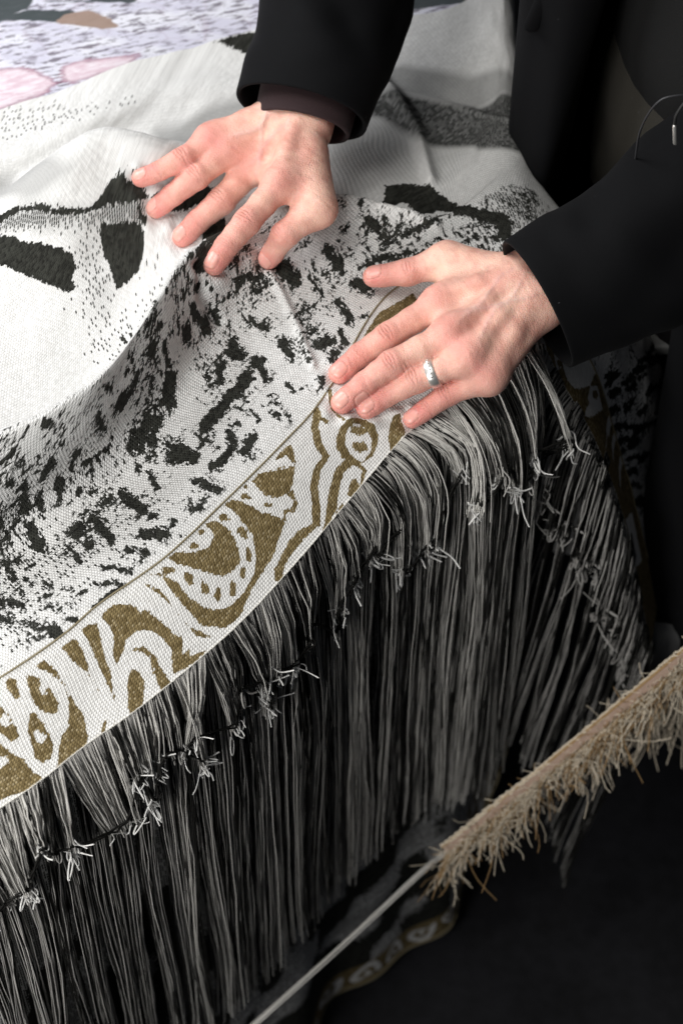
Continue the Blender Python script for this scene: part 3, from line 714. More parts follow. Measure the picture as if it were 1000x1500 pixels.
def skin():
    n = NT('skin'); co = n.objco()
    red = n.attr('red'); nail = n.attr('nail'); cr = n.attr('crease'); vn = n.attr('vein')
    mot = n.noise(co, 75, 4.0, .6); fine = n.noise(co, 1500, 2.0); mid = n.noise(co, 420, 3.0, .6)
    big = n.noise(co, 30, 2.0)
    base = n.mix(n.sstep(mot*.55+big*.45, .38, .62), (.71, .36, .285), (.87, .545, .43))
    base = n.mix((red*.95*(n.sstep(mot, .3, .7)*.7+.5)).min(1.0), base, (.74, .215, .20))
    base = n.mix((vn*.22).min(.25), base, (.45, .36, .38))
    base = n.mix((cr*-.34).max(0.0).min(.55), base, (.42, .16, .12))
    base = n.mix(nail*.5, base, (.82, .47, .40))
    sk = n.node('ShaderNodeTexVoronoi', feature='DISTANCE_TO_EDGE'); n.put(sk.inputs['Vector'], co); sk.inputs['Scale'].default_value = 620
    h = fine*.2+mid*.45+cr*.7+n.sstep(S(n, sk.outputs[0]), 0.0, .25)*.35
    rough = n.math('SUBTRACT', .46, nail*.16)
    nb = n.bump(h*(1.0-nail*.9), .00055, .8)
    return n.done(base, rough, nb, Subsurface_Weight=.35, Subsurface_Scale=.004, Specular_IOR_Level=.42)
M_skin = skin(); M_skin.node_tree.nodes['Principled BSDF'].inputs['Subsurface Radius'].default_value = (1.0, .35, .2)
person = tag(empty('person'), 'person in a black coat pressing both bare hands on the woven tapestry', 'person')
body = mesh_obj('body', aV, aF, [M_skin], person, aA)
# ------------------------------------------------------------------ clothes
def cloth_mat(name, c1, c2, bump=.0004, sheen=.0, scale=1400, spec=.2):
    n = NT(name); co = n.objco(); f = n.noise(co, scale, 3.0, .6); g = n.noise(co, 9, 2.0)
    fl = n.noise(co, 260, 1.0)
    c = n.mix(f*.6+g*.4, c1, c2)
    c = n.mix(n.sstep(fl, .80, .83)*.5, c, (.10, .10, .11))
    return n.done(c, .85, n.bump(f, bump, .6), Specular_IOR_Level=spec, Sheen_Weight=sheen)
M_coat = cloth_mat('black_wool', (.0014, .0015, .0019), (.0034, .0035, .0044), sheen=.006, spec=.14)
M_lining = cloth_mat('dark_lining', (.010, .0025, .006), (.016, .004, .009), .0001)
M_sweater = cloth_mat('brown_knit', (.022, .012, .013), (.040, .024, .026), .0008, .05, 900)
M_taupe = cloth_mat('taupe_knit', (.022, .020, .016), (.036, .033, .027), .0008, .0, 900)
M_dark = cloth_mat('black_knit', (.004, .004, .004), (.008, .008, .008), .0006, .0, 900)
M_maroon = cloth_mat('maroon_binding', (.05, .006, .018), (.07, .01, .026))
def sleeve_loft(path, radii, up, n=72, seed=1, wr=.0048, inner=.05):
    "rings along path; the near end turns inward as a real cuff"
    path = np.array(path); q = np.concatenate([np.linspace(0, 1, 26), np.linspace(1.04, len(path)-1, 60)])
    C_ = hermite(path, np.arange(len(path)), q); Rr = hermite(np.array(radii, float), np.arange(len(path)), q)
    T = np.gradient(C_, axis=0); T = smooth_axis(T, 0, 10); T /= np.linalg.norm(T, axis=1, keepdims=True)
    A = np.cross(T, up); A /= np.linalg.norm(A, axis=1, keepdims=True); Bv = np.cross(A, T)
    an = np.arange(n)*2*math.pi/n; s = np.concatenate([[0], np.cumsum(np.linalg.norm(np.diff(C_, axis=0), axis=1))])
    ca, sa = np.cos(an)[None, :], np.sin(an)[None, :]
    sg = np.repeat(s[:, None], n, 1)
    wob = vnoise(sg*22+ca*1.2, sa*1.6+seed*3.1+sg*6, seed)*wr*np.clip(sg/.05, .25, 2.2)+vnoise(sg*55+sa*2, ca*2.2, seed+5)*wr*.35*np.clip(sg/.04, .1, 1)
    V = C_[:, None]+A[:, None]*(ca*(Rr[:, 0:1]+wob))[..., None]+Bv[:, None]*(sa*(Rr[:, 1:2]+wob))[..., None]
    ins = []
    for dd, off in ((-.0012, .0004), (-.0016, .0018), (-.0008, .0032), (.004, .0036), (.02, .004), (inner, .006)):
        i = int(np.searchsorted(s, max(dd, 0))); i = min(i, len(s)-1)
        c = C_[0]+T[0]*dd if dd <= 0 else C_[i]; base = V[0] if dd <= 0 else V[i]
        cc = C_[0] if dd <= 0 else C_[i]
        r = base-cc; L = np.linalg.norm(r, axis=1, keepdims=True); ins.append(c+r*(1-off/L))
    V = np.concatenate([np.array(ins)[::-1], V]); return V.reshape(-1, 3), grid_faces(len(V), n, True)
UPW = np.array([0, 0, 1.])
def axis_of(Wp, E): d = np.array(E)-np.array(Wp); return d/np.linalg.norm(d)
coat = empty('coat'); coat.parent = person
ra_ = axis_of(RW, RE); la_ = axis_of(LW, LE)
rc = un(442, 162, RW[2]*1000*mm+.004); lc = un(789, 446, LW[2]*1000*mm+.004)
v, f = sleeve_loft([rc, rc+ra_*.10, RE, .5*(RE+SR), SR], [(.052, .043), (.055, .049), (.062, .060), (.07, .075), (.08, .09)], UPW, seed=2)
mesh_obj('sleeve', v, f, [M_coat], coat)
v, f = sleeve_loft([lc, lc+la_*.10, LE, .5*(LE+SL), SL], [(.047, .060), (.060, .064), (.064, .070), (.07, .075), (.08, .09)], UPW, seed=6)
mesh_obj('sleeve', v, f, [M_coat], coat)
v, f = sleeve_loft([rc-ra_*.010+[0.003, 0, -.003], rc+ra_*.06, rc+ra_*.13], [(.0375, .0300), (.040, .035), (.044, .04)], UPW, seed=9, wr=.001)
mesh_obj('sweater_cuff', v, f, [M_sweater], person)
v, f = sleeve_loft([lc+la_*.012, lc+la_*.06, lc+la_*.12], [(.036, .036), (.040, .040), (.044, .044)], UPW, seed=12, wr=.001)
mesh_obj('sweater_cuff', v, f, [M_sweater], person)
# open front of the coat: the section of the shell, lofted upward
sec = [(.205, .385), (.198, .362), (.180, .347), (.160, .356), (.151, .372), (.153, .40), (.17, .50), (.24, .62), (.38, .68), (.52, .62), (.58, .43), (.54, .26), (.42, .165), (.33, .175), (.275, .205), (.262, .225), (.27, .245), (.30, .26)]
sec = [(x-(.012 if i < 7 else 0), y) for i, (x, y) in enumerate(sec)]
sx_ = hermite(np.array(sec), np.arange(len(sec)), np.linspace(0, len(sec)-1, 170))
zz = np.linspace(-.56, .62, 90); cx, cy = .36, .42
V = np.zeros((90, 170, 3))
for i, z in enumerate(zz):
    k = 1+.10*np.clip(-z, 0, 1)-.12*np.clip(z-.25, 0, 1)
    fold = np.interp(np.arange(170), [0, 45, 60, 169], [.35, .6, 1, .4])*.010*np.sin(np.arange(170)*.23+z*2.2+1.2*np.sin(z*5))
    tt = np.gradient(sx_, axis=0); nn_ = np.stack([tt[:, 1], -tt[:, 0]], 1); nn_ /= np.linalg.norm(nn_, axis=1, keepdims=True)
    p = sx_+nn_*fold[:, None]*.4
    op = np.clip(z-.10, -.25, .4)*.14*np.exp(-((np.arange(170)-8)/14.)**2)       # the lapel opens wider higher up
    V[i, :, 0] = cx+(p[:, 0]-cx)*(1+(k-1)*np.clip((p[:, 0]-.2)*6, 0, 1))+op; V[i, :, 1] = cy+(p[:, 1]-cy)*(1+(k-1)*np.clip((p[:, 0]-.2)*6, 0, 1)); V[i, :, 2] = z
shell = mesh_obj('coat_body', V.reshape(-1, 3), grid_faces(90, 170), [M_lining, M_coat], coat)
md = shell.modifiers.new('Solidify', 'SOLIDIFY'); md.thickness = .004; md.offset = 0; md.material_offset = 1; md.material_offset_rim = 1
def lathe_y(name, rings, mat, parent, n=48, wr=0.0, seed=1):
    an = np.arange(n)*2*math.pi/n; V = []
    for (x, y, z, a, b) in rings: V.append(np.stack([x+a*np.cos(an), y+b*np.sin(an), np.full(n, z)], 1))
    V = hermite(np.array(V), np.arange(len(V)), np.linspace(0, len(V)-1, (len(V)-1)*10+1))
    rr = V-V.mean(1, keepdims=True); rr[..., 2] = 0
    V = V+rr*(vnoise(V[..., 2]*16+seed, V[..., 0]*18+V[..., 1]*18, seed)*wr)[..., None]
    return mesh_obj(name, V.reshape(-1, 3), grid_faces(len(V), n, True), [mat], parent)
lathe_y('sweater', [(.365, .42, -.055, .150, .175), (.365, .42, -.04, .152, .178), (.365, .42, .1, .155, .18), (.37, .43, .3, .15, .19), (.37, .43, .52, .13, .19), (.37, .43, .62, .07, .08)], M_dark, person, wr=.06)
lathe_y('shirt_hem', [(.365, .42, -.054, .153, .179), (.365, .42, -.02, .157, .183), (.365, .42, .05, .159, .185), (.365, .42, .085, .154, .179)], M_taupe, person, wr=.05)
an = np.arange(65)*2*math.pi/64
v, f = tubes(np.stack([.365+.153*np.cos(an), .42+.179*np.sin(an), np.full(65, -.055)], 1)[None], .0035, 8)
mesh_obj('sweater_hem', v, f, [M_maroon], person)
M_trous = cloth_mat('black_trousers', (.006, .005, .006), (.011, .009, .010))
lathe_y('trousers', [(.37, .42, .02, .138, .165), (.37, .42, -.1, .142, .17), (.37, .42, -.25, .14, .17), (.375, .42, -.45, .12, .15), (.38, .42, -.71, .09, .13)], M_trous, person, wr=.05)
# drawcord with its metal end, hanging inside the open front
cordp = curve([uy(930, 232, .215), uy(936, 195, .20), uy(950, 165, .192), uy(968, 146, .19), uy(990, 140, .19), uy(1014, 139, .192)], 8)
v, f = tubes(cordp[None], .0008, 6); dc = mesh_obj('drawcord', v, f, [simple_mat('grey_cord', (.025, .025, .028), .5)], coat)
e0, e1 = uy(987, 182, .188), uy(988, 212, .188)
M_steel = NT('polished_steel').done((.86, .84, .80), .38, None, Metallic=.85)
pth = np.array([e0+(e1-e0)*t for t in (0, .04, .1, .5, .9, .96, 1)]); rr = np.array([[.0006, .0012, .0015, .0015, .0015, .0012, .0006]])
v, f = tubes(pth[None], rr, 12); mesh_obj('cord_tip', v, f, [M_steel], coat)
v, f = tubes(curve([uy(1014, 139, .192), uy(1002, 150, .19), uy(990, 168, .188), e0], 6)[None], .0011, 6); mesh_obj('cord_end', v, f, [simple_mat('black_cord', (.012, .012, .012))], coat)
# half-belt tab sticking out at the coat edge
tb = [uy(806, -30, .362), uy(797, -5, .36), uy(786, 20, .358), uy(778, 38, .357), uy(774, 47, .357)]
q = np.linspace(0, 4, 20); c = hermite(np.array(tb), np.arange(5), q); wd = np.interp(q, [0, 3, 3.6, 4], [.0065, .0062, .0048, .0012])
v, f = tubes(c[None], wd[None], 16); v = c.repeat(16, 0)+(v-c.repeat(16, 0))*np.array([1, .45, 1]); mesh_obj('belt_tab', v, f, [M_coat], coat)
# wedding ring on the near hand: a band with three low facets
p0, p1 = np.array(LF[2][0]), np.array(LF[2][1]); rcn = p0+(p1-p0)*.66; rd = (p1-p0)/np.linalg.norm(p1-p0)
dn = lI['dor']-(lI['dor']@rd)*rd; dn /= np.linalg.norm(dn); ln = np.cross(rd, dn)
an = np.arange(96)*2*math.pi/96
prof = [(-3.7, 9.25), (-3.7, 10.3), (-3.1, 10.9), (0, 11.1), (3.1, 10.9), (3.7, 10.3), (3.7, 9.25)]
V = np.array([[rcn+rd*a*mm+(dn*math.cos(t)+ln*math.sin(t))*(r_+.10*max(0, math.cos(t*14)) if 1 < i < 5 else r_)*mm*1.02 for t in an] for i, (a, r_) in enumerate(prof)])
ringo = mesh_obj('ring', V.reshape(-1, 3), grid_faces(len(prof), 96, True), [M_steel], person)
for i in range(-3, 4):
    t = i*.23; c0 = rcn+(dn*math.cos(t)+ln*math.sin(t))*11.35*mm
    nrm_ = dn*math.cos(t)+ln*math.sin(t); tg = np.cross(nrm_, rd); vs = []
    for k in range(8): a = k*math.pi/4+.39; vs.append(c0+rd*1.7*mm*math.cos(a)+tg*1.15*mm*math.sin(a)-nrm_*.4*mm)
    for k in range(8): a = k*math.pi/4+.39; vs.append(c0+rd*1.1*mm*math.cos(a)+tg*.75*mm*math.sin(a)+nrm_*.35*mm)
    fs = [(k, (k+1) % 8, 8+(k+1) % 8, 8+k) for k in range(8)]+[(8, 9, 10, 11), (8, 11, 12, 15), (12, 13, 14, 15)]
    mesh_obj('stone', np.array(vs), np.array(fs), [M_steel], ringo, smooth=False)
# ------------------------------------------------------------------ fringe
def yarn(name, c1, c2, rough=.75):
    n = NT(name); co = n.objco(); f = n.noise(co, 900, 2.0); g = n.noise(co, 45, 2.0)
    return n.done(n.mix(f*.6+g*.4, c1, c2), .95, n.bump(f, .0006, .9), Specular_IOR_Level=.08)
M_wy = yarn('undyed_yarn', (.50, .48, .44), (.76, .74, .70))
M_by = yarn('black_yarn', (.010, .010, .009), (.026, .025, .023))
M_gy = yarn('grey_yarn', (.26, .25, .235), (.48, .465, .44))
M_cut = yarn('cut_yarn_ends', (.70, .69, .66), (.84, .83, .81))
rf = np.random.default_rng(11)
EDGE = G[0]; eo = G[0]-G[6]; eo /= np.linalg.norm(eo, axis=1, keepdims=True); eo = smooth_axis(eo, 0, 30)
es = np.concatenate([[0], np.cumsum(np.linalg.norm(np.diff(EDGE, axis=0), axis=1))])
et = smooth_axis(np.gradient(EDGE, es, axis=0), 0, 30)
exx, eyy, _ = proj(EDGE)
ELEN = es[-1]
def at_edge(s): return np.stack([np.interp(s, es, EDGE[:, k]) for k in range(3)], -1)
def out_edge(s): return np.stack([np.interp(s, es, eo[:, k]) for k in range(3)], -1)
def tan_edge(s): return np.stack([np.interp(s, es, et[:, k]) for k in range(3)], -1)
S_c = float(es[np.argmin(np.abs(exx-600)+np.abs(eyy-632))]); S_k = float(es[np.argmin(np.abs(exx-785)+np.abs(eyy-492))])
S_0 = float(es[np.argmin(np.abs(exx-130)+np.abs(eyy-1088))])
def fall(s, L, Kk, Lc, side, spread=0.0, r0=.0):
    """paths from the edge that leave along the cloth and bend into the plumb line; side (N,) sideways lean, metres at the end"""
    s = np.asarray(s); N = len(s); P = np.zeros((N, Kk, 3)); p = at_edge(s); o = out_edge(s); L = np.asarray(L, float); lk = np.linspace(0, 1, Kk)**1.7; w0 = np.interp(s, [0, S_c-.12, S_c, ELEN], [.03, .06, .9, 1])[:, None]; o = o*w0+np.array([0, 0, -1.])*(1-w0); o /= np.linalg.norm(o, axis=1, keepdims=True)
    t = tan_edge(s); t[:, 2] = 0; t /= np.linalg.norm(t, axis=1, keepdims=True)+1e-9
    for k in range(Kk):
        P[:, k] = p+t*(side*lk[k])[:, None]
        if k == Kk-1: break
        l = L[:, None]*lk[k]; dl = L[:, None]*(lk[k+1]-lk[k]); e = np.exp(-l/np.asarray(Lc)[:, None]); d = o*e+np.array([0, 0, -1.])*(1-e); d /= np.linalg.norm(d, axis=1, keepdims=True)
        p = p+d*dl
    return P
def lc_at(s): return np.interp(s, [0, S_c-.10, S_c, S_c+.05, S_k, S_k+.04, ELEN], [.003, .005, .016, .030, .034, .012, .006])
def wobble(P, amp, freq, seed):
    N, Kk = P.shape[:2]; l = (np.linspace(0, 1, Kk)**1.7)[None, :]; id_ = np.arange(N)[:, None]*7.31+seed
    env = np.clip(l*4, 0, 1)
    P[..., 0] += vnoise(l*freq+id_*13.7, id_*3.3, seed)*amp*env; P[..., 1] += vnoise(l*freq+id_*5.1, id_*2.7, seed+1)*amp*env
    return P
def build(name, groups, parent, ns=4):
    "groups: list of (P,R,mat index)"
    Vs, Fs, Ms, n0 = [], [], [], 0
    for P, R, mi in groups:
        if len(P) == 0: continue
        v, f = tubes(P, R, ns); Vs.append(v); Fs.append(f+n0); Ms.append(np.full(len(f), mi)); n0 += len(v)
    return mesh_obj(name, np.concatenate(Vs), np.concatenate(Fs), [M_wy, M_by, M_cut, M_gy], parent, midx=np.concatenate(Ms))
fringe = empty('fringe'); fringe.parent = tapestry
# -- long loom strands, in loose clumps
s = 0.0; gaps = [float(es[np.argmin(np.abs(exx-x))]) for x in (452, 540)]
while s < ELEN-.004:
    wdt = rf.uniform(.012, .022)
    n = int(wdt/.00050*1.75); ss = np.sort(rf.uniform(s, s+wdt, n)).clip(0, ELEN); mid = s+wdt/2
    hang = mid > S_k
    L = np.full(n, .56 if not hang else .40)+rf.normal(0, .012, n); Kk = 18
    conv = rf.uniform(.15, .5)
    P = fall(ss, L, Kk, lc_at(ss)*rf.uniform(.7, 1.1, n), np.zeros(n))
    t = tan_edge(ss); t[:, 2] = 0; t /= np.linalg.norm(t, axis=1, keepdims=True)+1e-9
    l = (np.linspace(0, 1, Kk)**1.7)[None, :]
    c = conv*np.sin(np.clip(l*1.6, 0, 1)*math.pi/2)
    push = sum(np.sign(mid-g)*.006*math.exp(-((mid-g)/.018)**2) for g in gaps)*np.exp(-((l-.42)/.22)**2)
    drift = vnoise(l*3.0+s*91, l*0+s*37, 4)*.006+push
    lay = rf.normal(0, .004, n)[:, None]
    off = out_edge(ss); off[:, 2] = 0; off /= np.linalg.norm(off, axis=1, keepdims=True)+1e-9
    P += t[:, None]*((mid-ss)[:, None]*c+drift)[..., None]
    if hang: P += np.array([-.045, -.02, 0])*(np.clip(l-.1, 0, 1)**1.5)[..., None]
    P += off[:, None]*((lay-.006)*np.clip(l*6, 0, 1))[..., None]
    P = wobble(P, .0016, 9, int(s*1e4)); P = wobble(P, .0007, 30, int(s*1e4)+3)
    wh = rf.random(n) < (rf.uniform(.52, .72) if not hang else .34)
    R = rf.uniform(.00026, .00050, n)[:, None]
    lt = rf.random(n) < (.48 if not hang else .0)  # strands past the corner are blacker and greyer, dim light put into their colour
    build('warp_clump', [(P[wh & lt], R[wh & lt], 0), (P[wh & ~lt], R[wh & ~lt], 3), (P[~wh], R[~wh]*1.25, 1)], fringe)
    s += wdt
# -- short upper tassels, each knotted off with cut ends
s = 0.0; ends = []
k = 0
while s < ELEN-.01:
    wdt = rf.uniform(.010, .019)
    big = abs(s-(S_0-.017)) < .012
    if big: wdt = .042
    n = int(wdt/.00062*1.8); ss = np.sort(rf.uniform(s, s+wdt, n)).clip(0, ELEN); mid = s+wdt/2
    pale = big or rf.random() < (.80 if mid < S_k else .2)
    hang = mid > S_k
    Lb = rf.uniform(.060, .125) if not big else .112
    if S_c < mid < S_k: Lb *= 1.0
    L = Lb+rf.normal(0, .006, n); Kk = 14
    lean = rf.normal(.004, .007) if not big else .016
    if hang: lean = -.008
    conv = rf.uniform(.25, .6)
    P = fall(ss, L, Kk, lc_at(ss)*rf.uniform(.9, 1.5, n), lean+(mid-ss)*conv)
    off = out_edge(ss); off[:, 2] = 0; off /= np.linalg.norm(off, axis=1, keepdims=True)+1e-9
    l = (np.linspace(0, 1, Kk)**1.7)[None, :]
    P += off[:, None]*((np.abs(rf.normal(0, .003, n))+.005)[:, None]*np.clip(l*2.2, 0, 1))[..., None]
    P = wobble(P, .0009, 6, k*17)
    wh = rf.random(n) < (.93 if big else rf.uniform(.70, .90) if pale else rf.uniform(.28, .52))
    R = rf.uniform(.00032, .00056, n)[:, None]
    e = P[:, -1].mean(0); o = off.mean(0); t = tan_edge(np.array([mid]))[0]; t[2] = 0; t /= np.linalg.norm(t)+1e-9
    ends.append(e)
    lt = rf.random(n) < (.08 if hang else .92 if pale else .5)  # tassels past the corner take grey yarn to stand in for shade
    grp = [(P[wh & lt], R[wh & lt], 0), (P[wh & ~lt], R[wh & ~lt], 3), (P[~wh], R[~wh]*1.2, 1)]
    m = (rf.integers(6, 13) if pale else rf.integers(1, 4)) if not hang else rf.integers(0, 4)+1
    C_ = []
    for j in range(m):
        q0 = P[rf.integers(n), -1]; d = t*rf.normal(.1, .34)+o*abs(rf.normal(.15, .25))+np.array([0, 0, -1.])*rf.uniform(.15, 1.0)
        d /= np.linalg.norm(d); ln_ = rf.uniform(.007, .022); cu = rf.normal(0, .006, 3); tt = np.linspace(0, 1, 12)[:, None]
        if rf.random() < .45:      # a loop that turns back up
            aa = tt*math.pi*1.25; C_.append(q0+d*ln_*.55*np.sin(aa)+t*(1-np.cos(aa))*rf.uniform(.0010, .0024)*rf.choice([-1, 1])+o*(.001+.002*tt))
        else: C_.append(q0-d*.004+d*ln_*tt+cu*tt**2+rf.normal(0, .0012, 3)*np.sin(tt*7))
    grp.append((np.array(C_), rf.uniform(.0004, .0007, m)[:, None], 2 if (pale and not hang) else 3))
    build('tassel', grp, fringe, 5)
    s += wdt*.94; k += 1
# -- the black binding thread that links the tassel ends
ends = np.array(ends); ends[:, 2] += .008
pth = hermite(ends, np.arange(len(ends)), np.linspace(0, len(ends)-1, len(ends)*8)); pth += rf.normal(0, .0011, pth.shape)
pth = smooth_axis(pth, 0, 1)
v, f = tubes(np.stack([pth+[.002, -.004, .001], pth+[.003, -.003, -.002]+rf.normal(0, .0008, pth.shape)]), .0008, 5)
mesh_obj('binding_thread', v, f, [M_by], fringe)
# ------------------------------------------------------------------ table, floor and the other textiles
seam = G[i1]; st = np.linspace(0, int(np.searchsorted(es, S_k)), 24).astype(int)
front = [tuple(p[:2]+np.array([-.004, .006])) for p in seam[st]]
front = [(front[0][0]-.5, front[0][1]-.48)]+front
poly = front+[(.146, .25), (.146, 1.25), (-1.0, 1.25), (-1.0, -.60)]
M_table = simple_mat('dark_table_top', (.03, .028, .026), .6, .0002, 200, .4)
table = tag(empty('table'), 'dark table under the tapestries, hidden by cloth and fringe', 'table')
def prism(name, poly, z0, z1, mat, parent):
    me = bpy.data.meshes.new(name); n = len(poly)
    me.from_pydata([(x, y, z0) for x, y in poly]+[(x, y, z1) for x, y in poly], [], [list(range(n))[::-1], list(range(n, 2*n))]+[(i, (i+1) % n, n+(i+1) % n, n+i) for i in range(n)])
    me.update(); o = bpy.data.objects.new(name, me); COL.objects.link(o); me.materials.append(mat); o.parent = parent
    return o
prism('table_top', poly, -.045, -.010, M_table, table)
M_red = simple_mat('dark_red_cover', (.035, .006, .009), .8, .0005, 400, .4)
c0 = np.array(poly).mean(0); ins = [tuple(np.array(p)+(c0-np.array(p))/np.linalg.norm(c0-np.array(p))*.09) for p in poly]
prism('table_skirt', ins, -.945, -.046, M_red, table)
nf = NT('dark_floor'); co = nf.objco(); fn = nf.noise(co, 7, 5.0, .6); f2 = nf.noise(co, 60, 3.0)
M_floor = nf.done(nf.mix(nf.sstep(fn*.7+f2*.3, .35, .7), (.006, .006, .007), (.016, .016, .019)), .7, nf.bump(fn, .01, .4), Specular_IOR_Level=.25)
g = np.stack(np.meshgrid(np.linspace(-3, 3, 60), np.linspace(-2.5, 3.5, 60)), -1); gz = vnoise(g[..., 0]*2, g[..., 1]*2, 4)*.006-.95
fl = mesh_obj('floor', np.concatenate([g, gz[..., None]], -1).reshape(-1, 3), grid_faces(60, 60), [M_floor]); tag(fl, kind='structure')

# printed textile lying behind on the table
npx, npy = 300, 260
gx, gy = np.meshgrid(np.linspace(-.75, .145, npx), np.linspace(.28, 1.24, npy)); gz = -.0055+vnoise(gx*9, gy*9, 2)*.0008
PX, PY, _ = proj(np.stack([gx, gy, gz], -1))
pk = np.full(gx.shape, -.02); dk = np.full(gx.shape, -.02); br = np.full(gx.shape, -.02)
def pst(F, pp):
    q = np.array([un(x, y, -.0055)[:2] for x, y in pp]); F[:] = np.maximum(F, poly_sdf(gx, gy, q))
pst(pk, [(-30, 108), (0, 103), (28, 99), (55, 106), (78, 118), (80, 126), (60, 140), (20, 155), (-30, 170)])
pst(pk, [(92, 98), (120, 90), (160, 86), (205, 80), (190, 95), (150, 108), (110, 122), (92, 118)])
pst(dk, [(-60, -40), (62, -30), (45, 8), (0, 32), (-60, 40)]); pst(dk, [(5, 28), (35, 13), (115, 15), (85, 32)])
pst(dk, [(30, 3), (62, 2), (200, -8), (200, 4), (110, 2)]); pst(br, [(80, 34), (95, 20), (130, 14), (160, 26), (178, 40), (150, 42), (105, 36)])
pst(dk, capsule([(550, 12), (600, 4), (700, -8), (760, -20)], 22)); pst(dk, capsule([(300, -30), (420, -12), (520, -26)], 14))
pst(br, capsule([(200, -45), (330, -60), (420, -50)], 30)); pst(pk, [(210, -60), (260, -110), (340, -100), (300, -60)]); pst(dk, [(-150, 130), (-60, 100), (-60, 120), (-140, 160)])
n = NT('printed_cotton'); uv = n.attr('uvm', 'Vector'); x, y, _ = n.sep(uv)
nz = n.noise(n.comb(x*.45+y*.2, y*1.9-x*.6), 120, 5.0, .70); n2 = n.noise(n.comb(x, y*1.6), 26, 3.0); vo = n.node('ShaderNodeTexVoronoi', feature='DISTANCE_TO_EDGE'); n.put(vo.inputs['Vector'], n.comb(x+n2*.03, y*1.5+n2*.03)); vo.inputs['Scale'].default_value = 17
ve = S(n, vo.outputs[0])
c = n.mix(n.sstep(n2, .4, .65), (.62, .61, .72), (.76, .76, .83))
streak = n.sstep(nz, .51, .56)*n.sstep(n2, .34, .46)
c = n.mix(streak*.85, c, (.14, .12, .15)); c = n.mix((1.0-n.sstep(ve, .006, .02))*.18, c, (.22, .10, .16))
jit = (nz-.5)*.02
a = n.attr('pink')+jit; c = n.mix(n.sstep(a, -.001, .001), c, n.mix(n.sstep(nz, .38, .62), (.80, .73, .78), (.66, .50, .57))); c = n.mix((1.0-n.sstep(a.abs(), .0, .0035))*.6, c, (.25, .07, .13))
a = n.attr('dark')+jit*.4; c = n.mix(n.sstep(a, -.001, .001), c, n.mix(nz, (.035, .05, .05), (.10, .11, .12)))
a = n.attr('brown')+jit*.4; c = n.mix(n.sstep(a, -.001, .001), c, n.mix(nz, (.26, .18, .14), (.40, .30, .26)))
wv = n.math('SINE', x*2600)*n.math('SINE', y*2600)
M_print = n.done(c, .8, n.bump(wv, .0003, .4), Specular_IOR_Level=.2)
pr_ = mesh_obj('printed_textile', np.stack([gx, gy, gz], -1).reshape(-1, 3), grid_faces(npy, npx), [M_print], None,
    dict(uvm=np.stack([gx, gy, gx*0], -1).reshape(-1, 3), pink=pk.ravel(), dark=dk.ravel(), brown=br.ravel()))
tag(pr_, 'lilac and pink printed textile lying flat behind the white tapestry', 'textile')

# second tapestry, hanging dark behind the long fringe
pa, pb = at_edge(np.array([.0]))[0], at_edge(np.array([S_k]))[0]
ed = (pb-pa); ed[2] = 0; ed /= np.linalg.norm(ed); inn = np.array([-ed[1], ed[0], 0])
if inn[1] < 0: inn = -inn
O2 = pb+inn*.028
def onp(px, py):
    d = ray(px, py); t = ((O2-CAM)@inn)/(d@inn); return CAM+d*t
hem_px = [(330, 1800), (420, 1600), (500, 1495), (560, 1440), (604, 1398), (642, 1330), (690, 1225), (722, 1140), (748, 1040), (765, 960)]
hp = np.array([onp(*p) for p in hem_px]); sh = (hp-O2)@ed; zh = hp[:, 2]
ns2, nt2 = 320, 300
GREY2 = 0; svals = np.linspace(sh[0]-.35, sh[-1]+.0, ns2); zhem = np.interp(svals, sh, zh); zhem = np.maximum(zhem, -.92)
tq = np.linspace(0, 1, nt2)[:, None]
zg = -.055*(1-tq)+zhem[None]*tq
wv2 = .012*np.sin(svals*26)[None]*tq+.006*np.sin(svals*61+1)[None]*tq
Q = O2[None, None]*np.array([1, 1, 0])+ed*svals[None, :, None]+inn*(wv2[..., None]-.012*tq[..., None]**2); Q[..., 2] = zg
LU = np.repeat(svals[None], nt2, 0); hv_ = np.gradient(zhem, svals); LV = (zg-zhem[None])/np.sqrt(1+hv_[None]**2)
g2 = field()[:1, :1]*0+np.full(LU.shape, -.02); i2 = np.full(LU.shape, -.02)
rg = np.random.default_rng(5)
bandw = .042
n_ = 0
along = np.concatenate([[0], np.cumsum(np.sqrt(1+hv_[1:]**2)*np.diff(svals))]); LA = np.repeat(along[None], nt2, 0)
a_ = 0.0
g2 = np.full(LU.shape, .004)
def st2(poly, F=None, w=True):
    global g2
    d = poly_sdf(LA, LV, poly); g2 = np.minimum(g2, -d) if w else np.maximum(g2, d)
while a_ < along[-1]:
    L_ = rg.uniform(.020, .046); yc = rg.uniform(.012, .028); ph_ = rg.uniform(0, 6)
    e = [(a_+L_/2+L_*.5*math.cos(t), yc+.015*math.sin(t)+.006*math.sin(2*t+ph_)+.003*math.sin(3*t+ph_)) for t in np.linspace(0, 2*math.pi, 14)[:-1]]
    st2(e); e2 = [(a_+L_/2+(x-a_-L_/2)*.55, yc+(y_-yc)*.55) for x, y_ in e]; st2(e2, None, False)
    e3 = [(a_+L_/2+(x-a_-L_/2)*.2, yc+(y_-yc)*.25) for x, y_ in e]; st2(e3)
    a_ += L_+.006
dash2 = np.full(LU.shape, .62)+vnoise(LU*40, LV*40, 3)*.2
M_woven2 = woven('woven_cotton_dark')
under = tag(empty('second_tapestry'), 'dark tapestry with a brown and white border hanging behind the long fringe', 'tapestry')
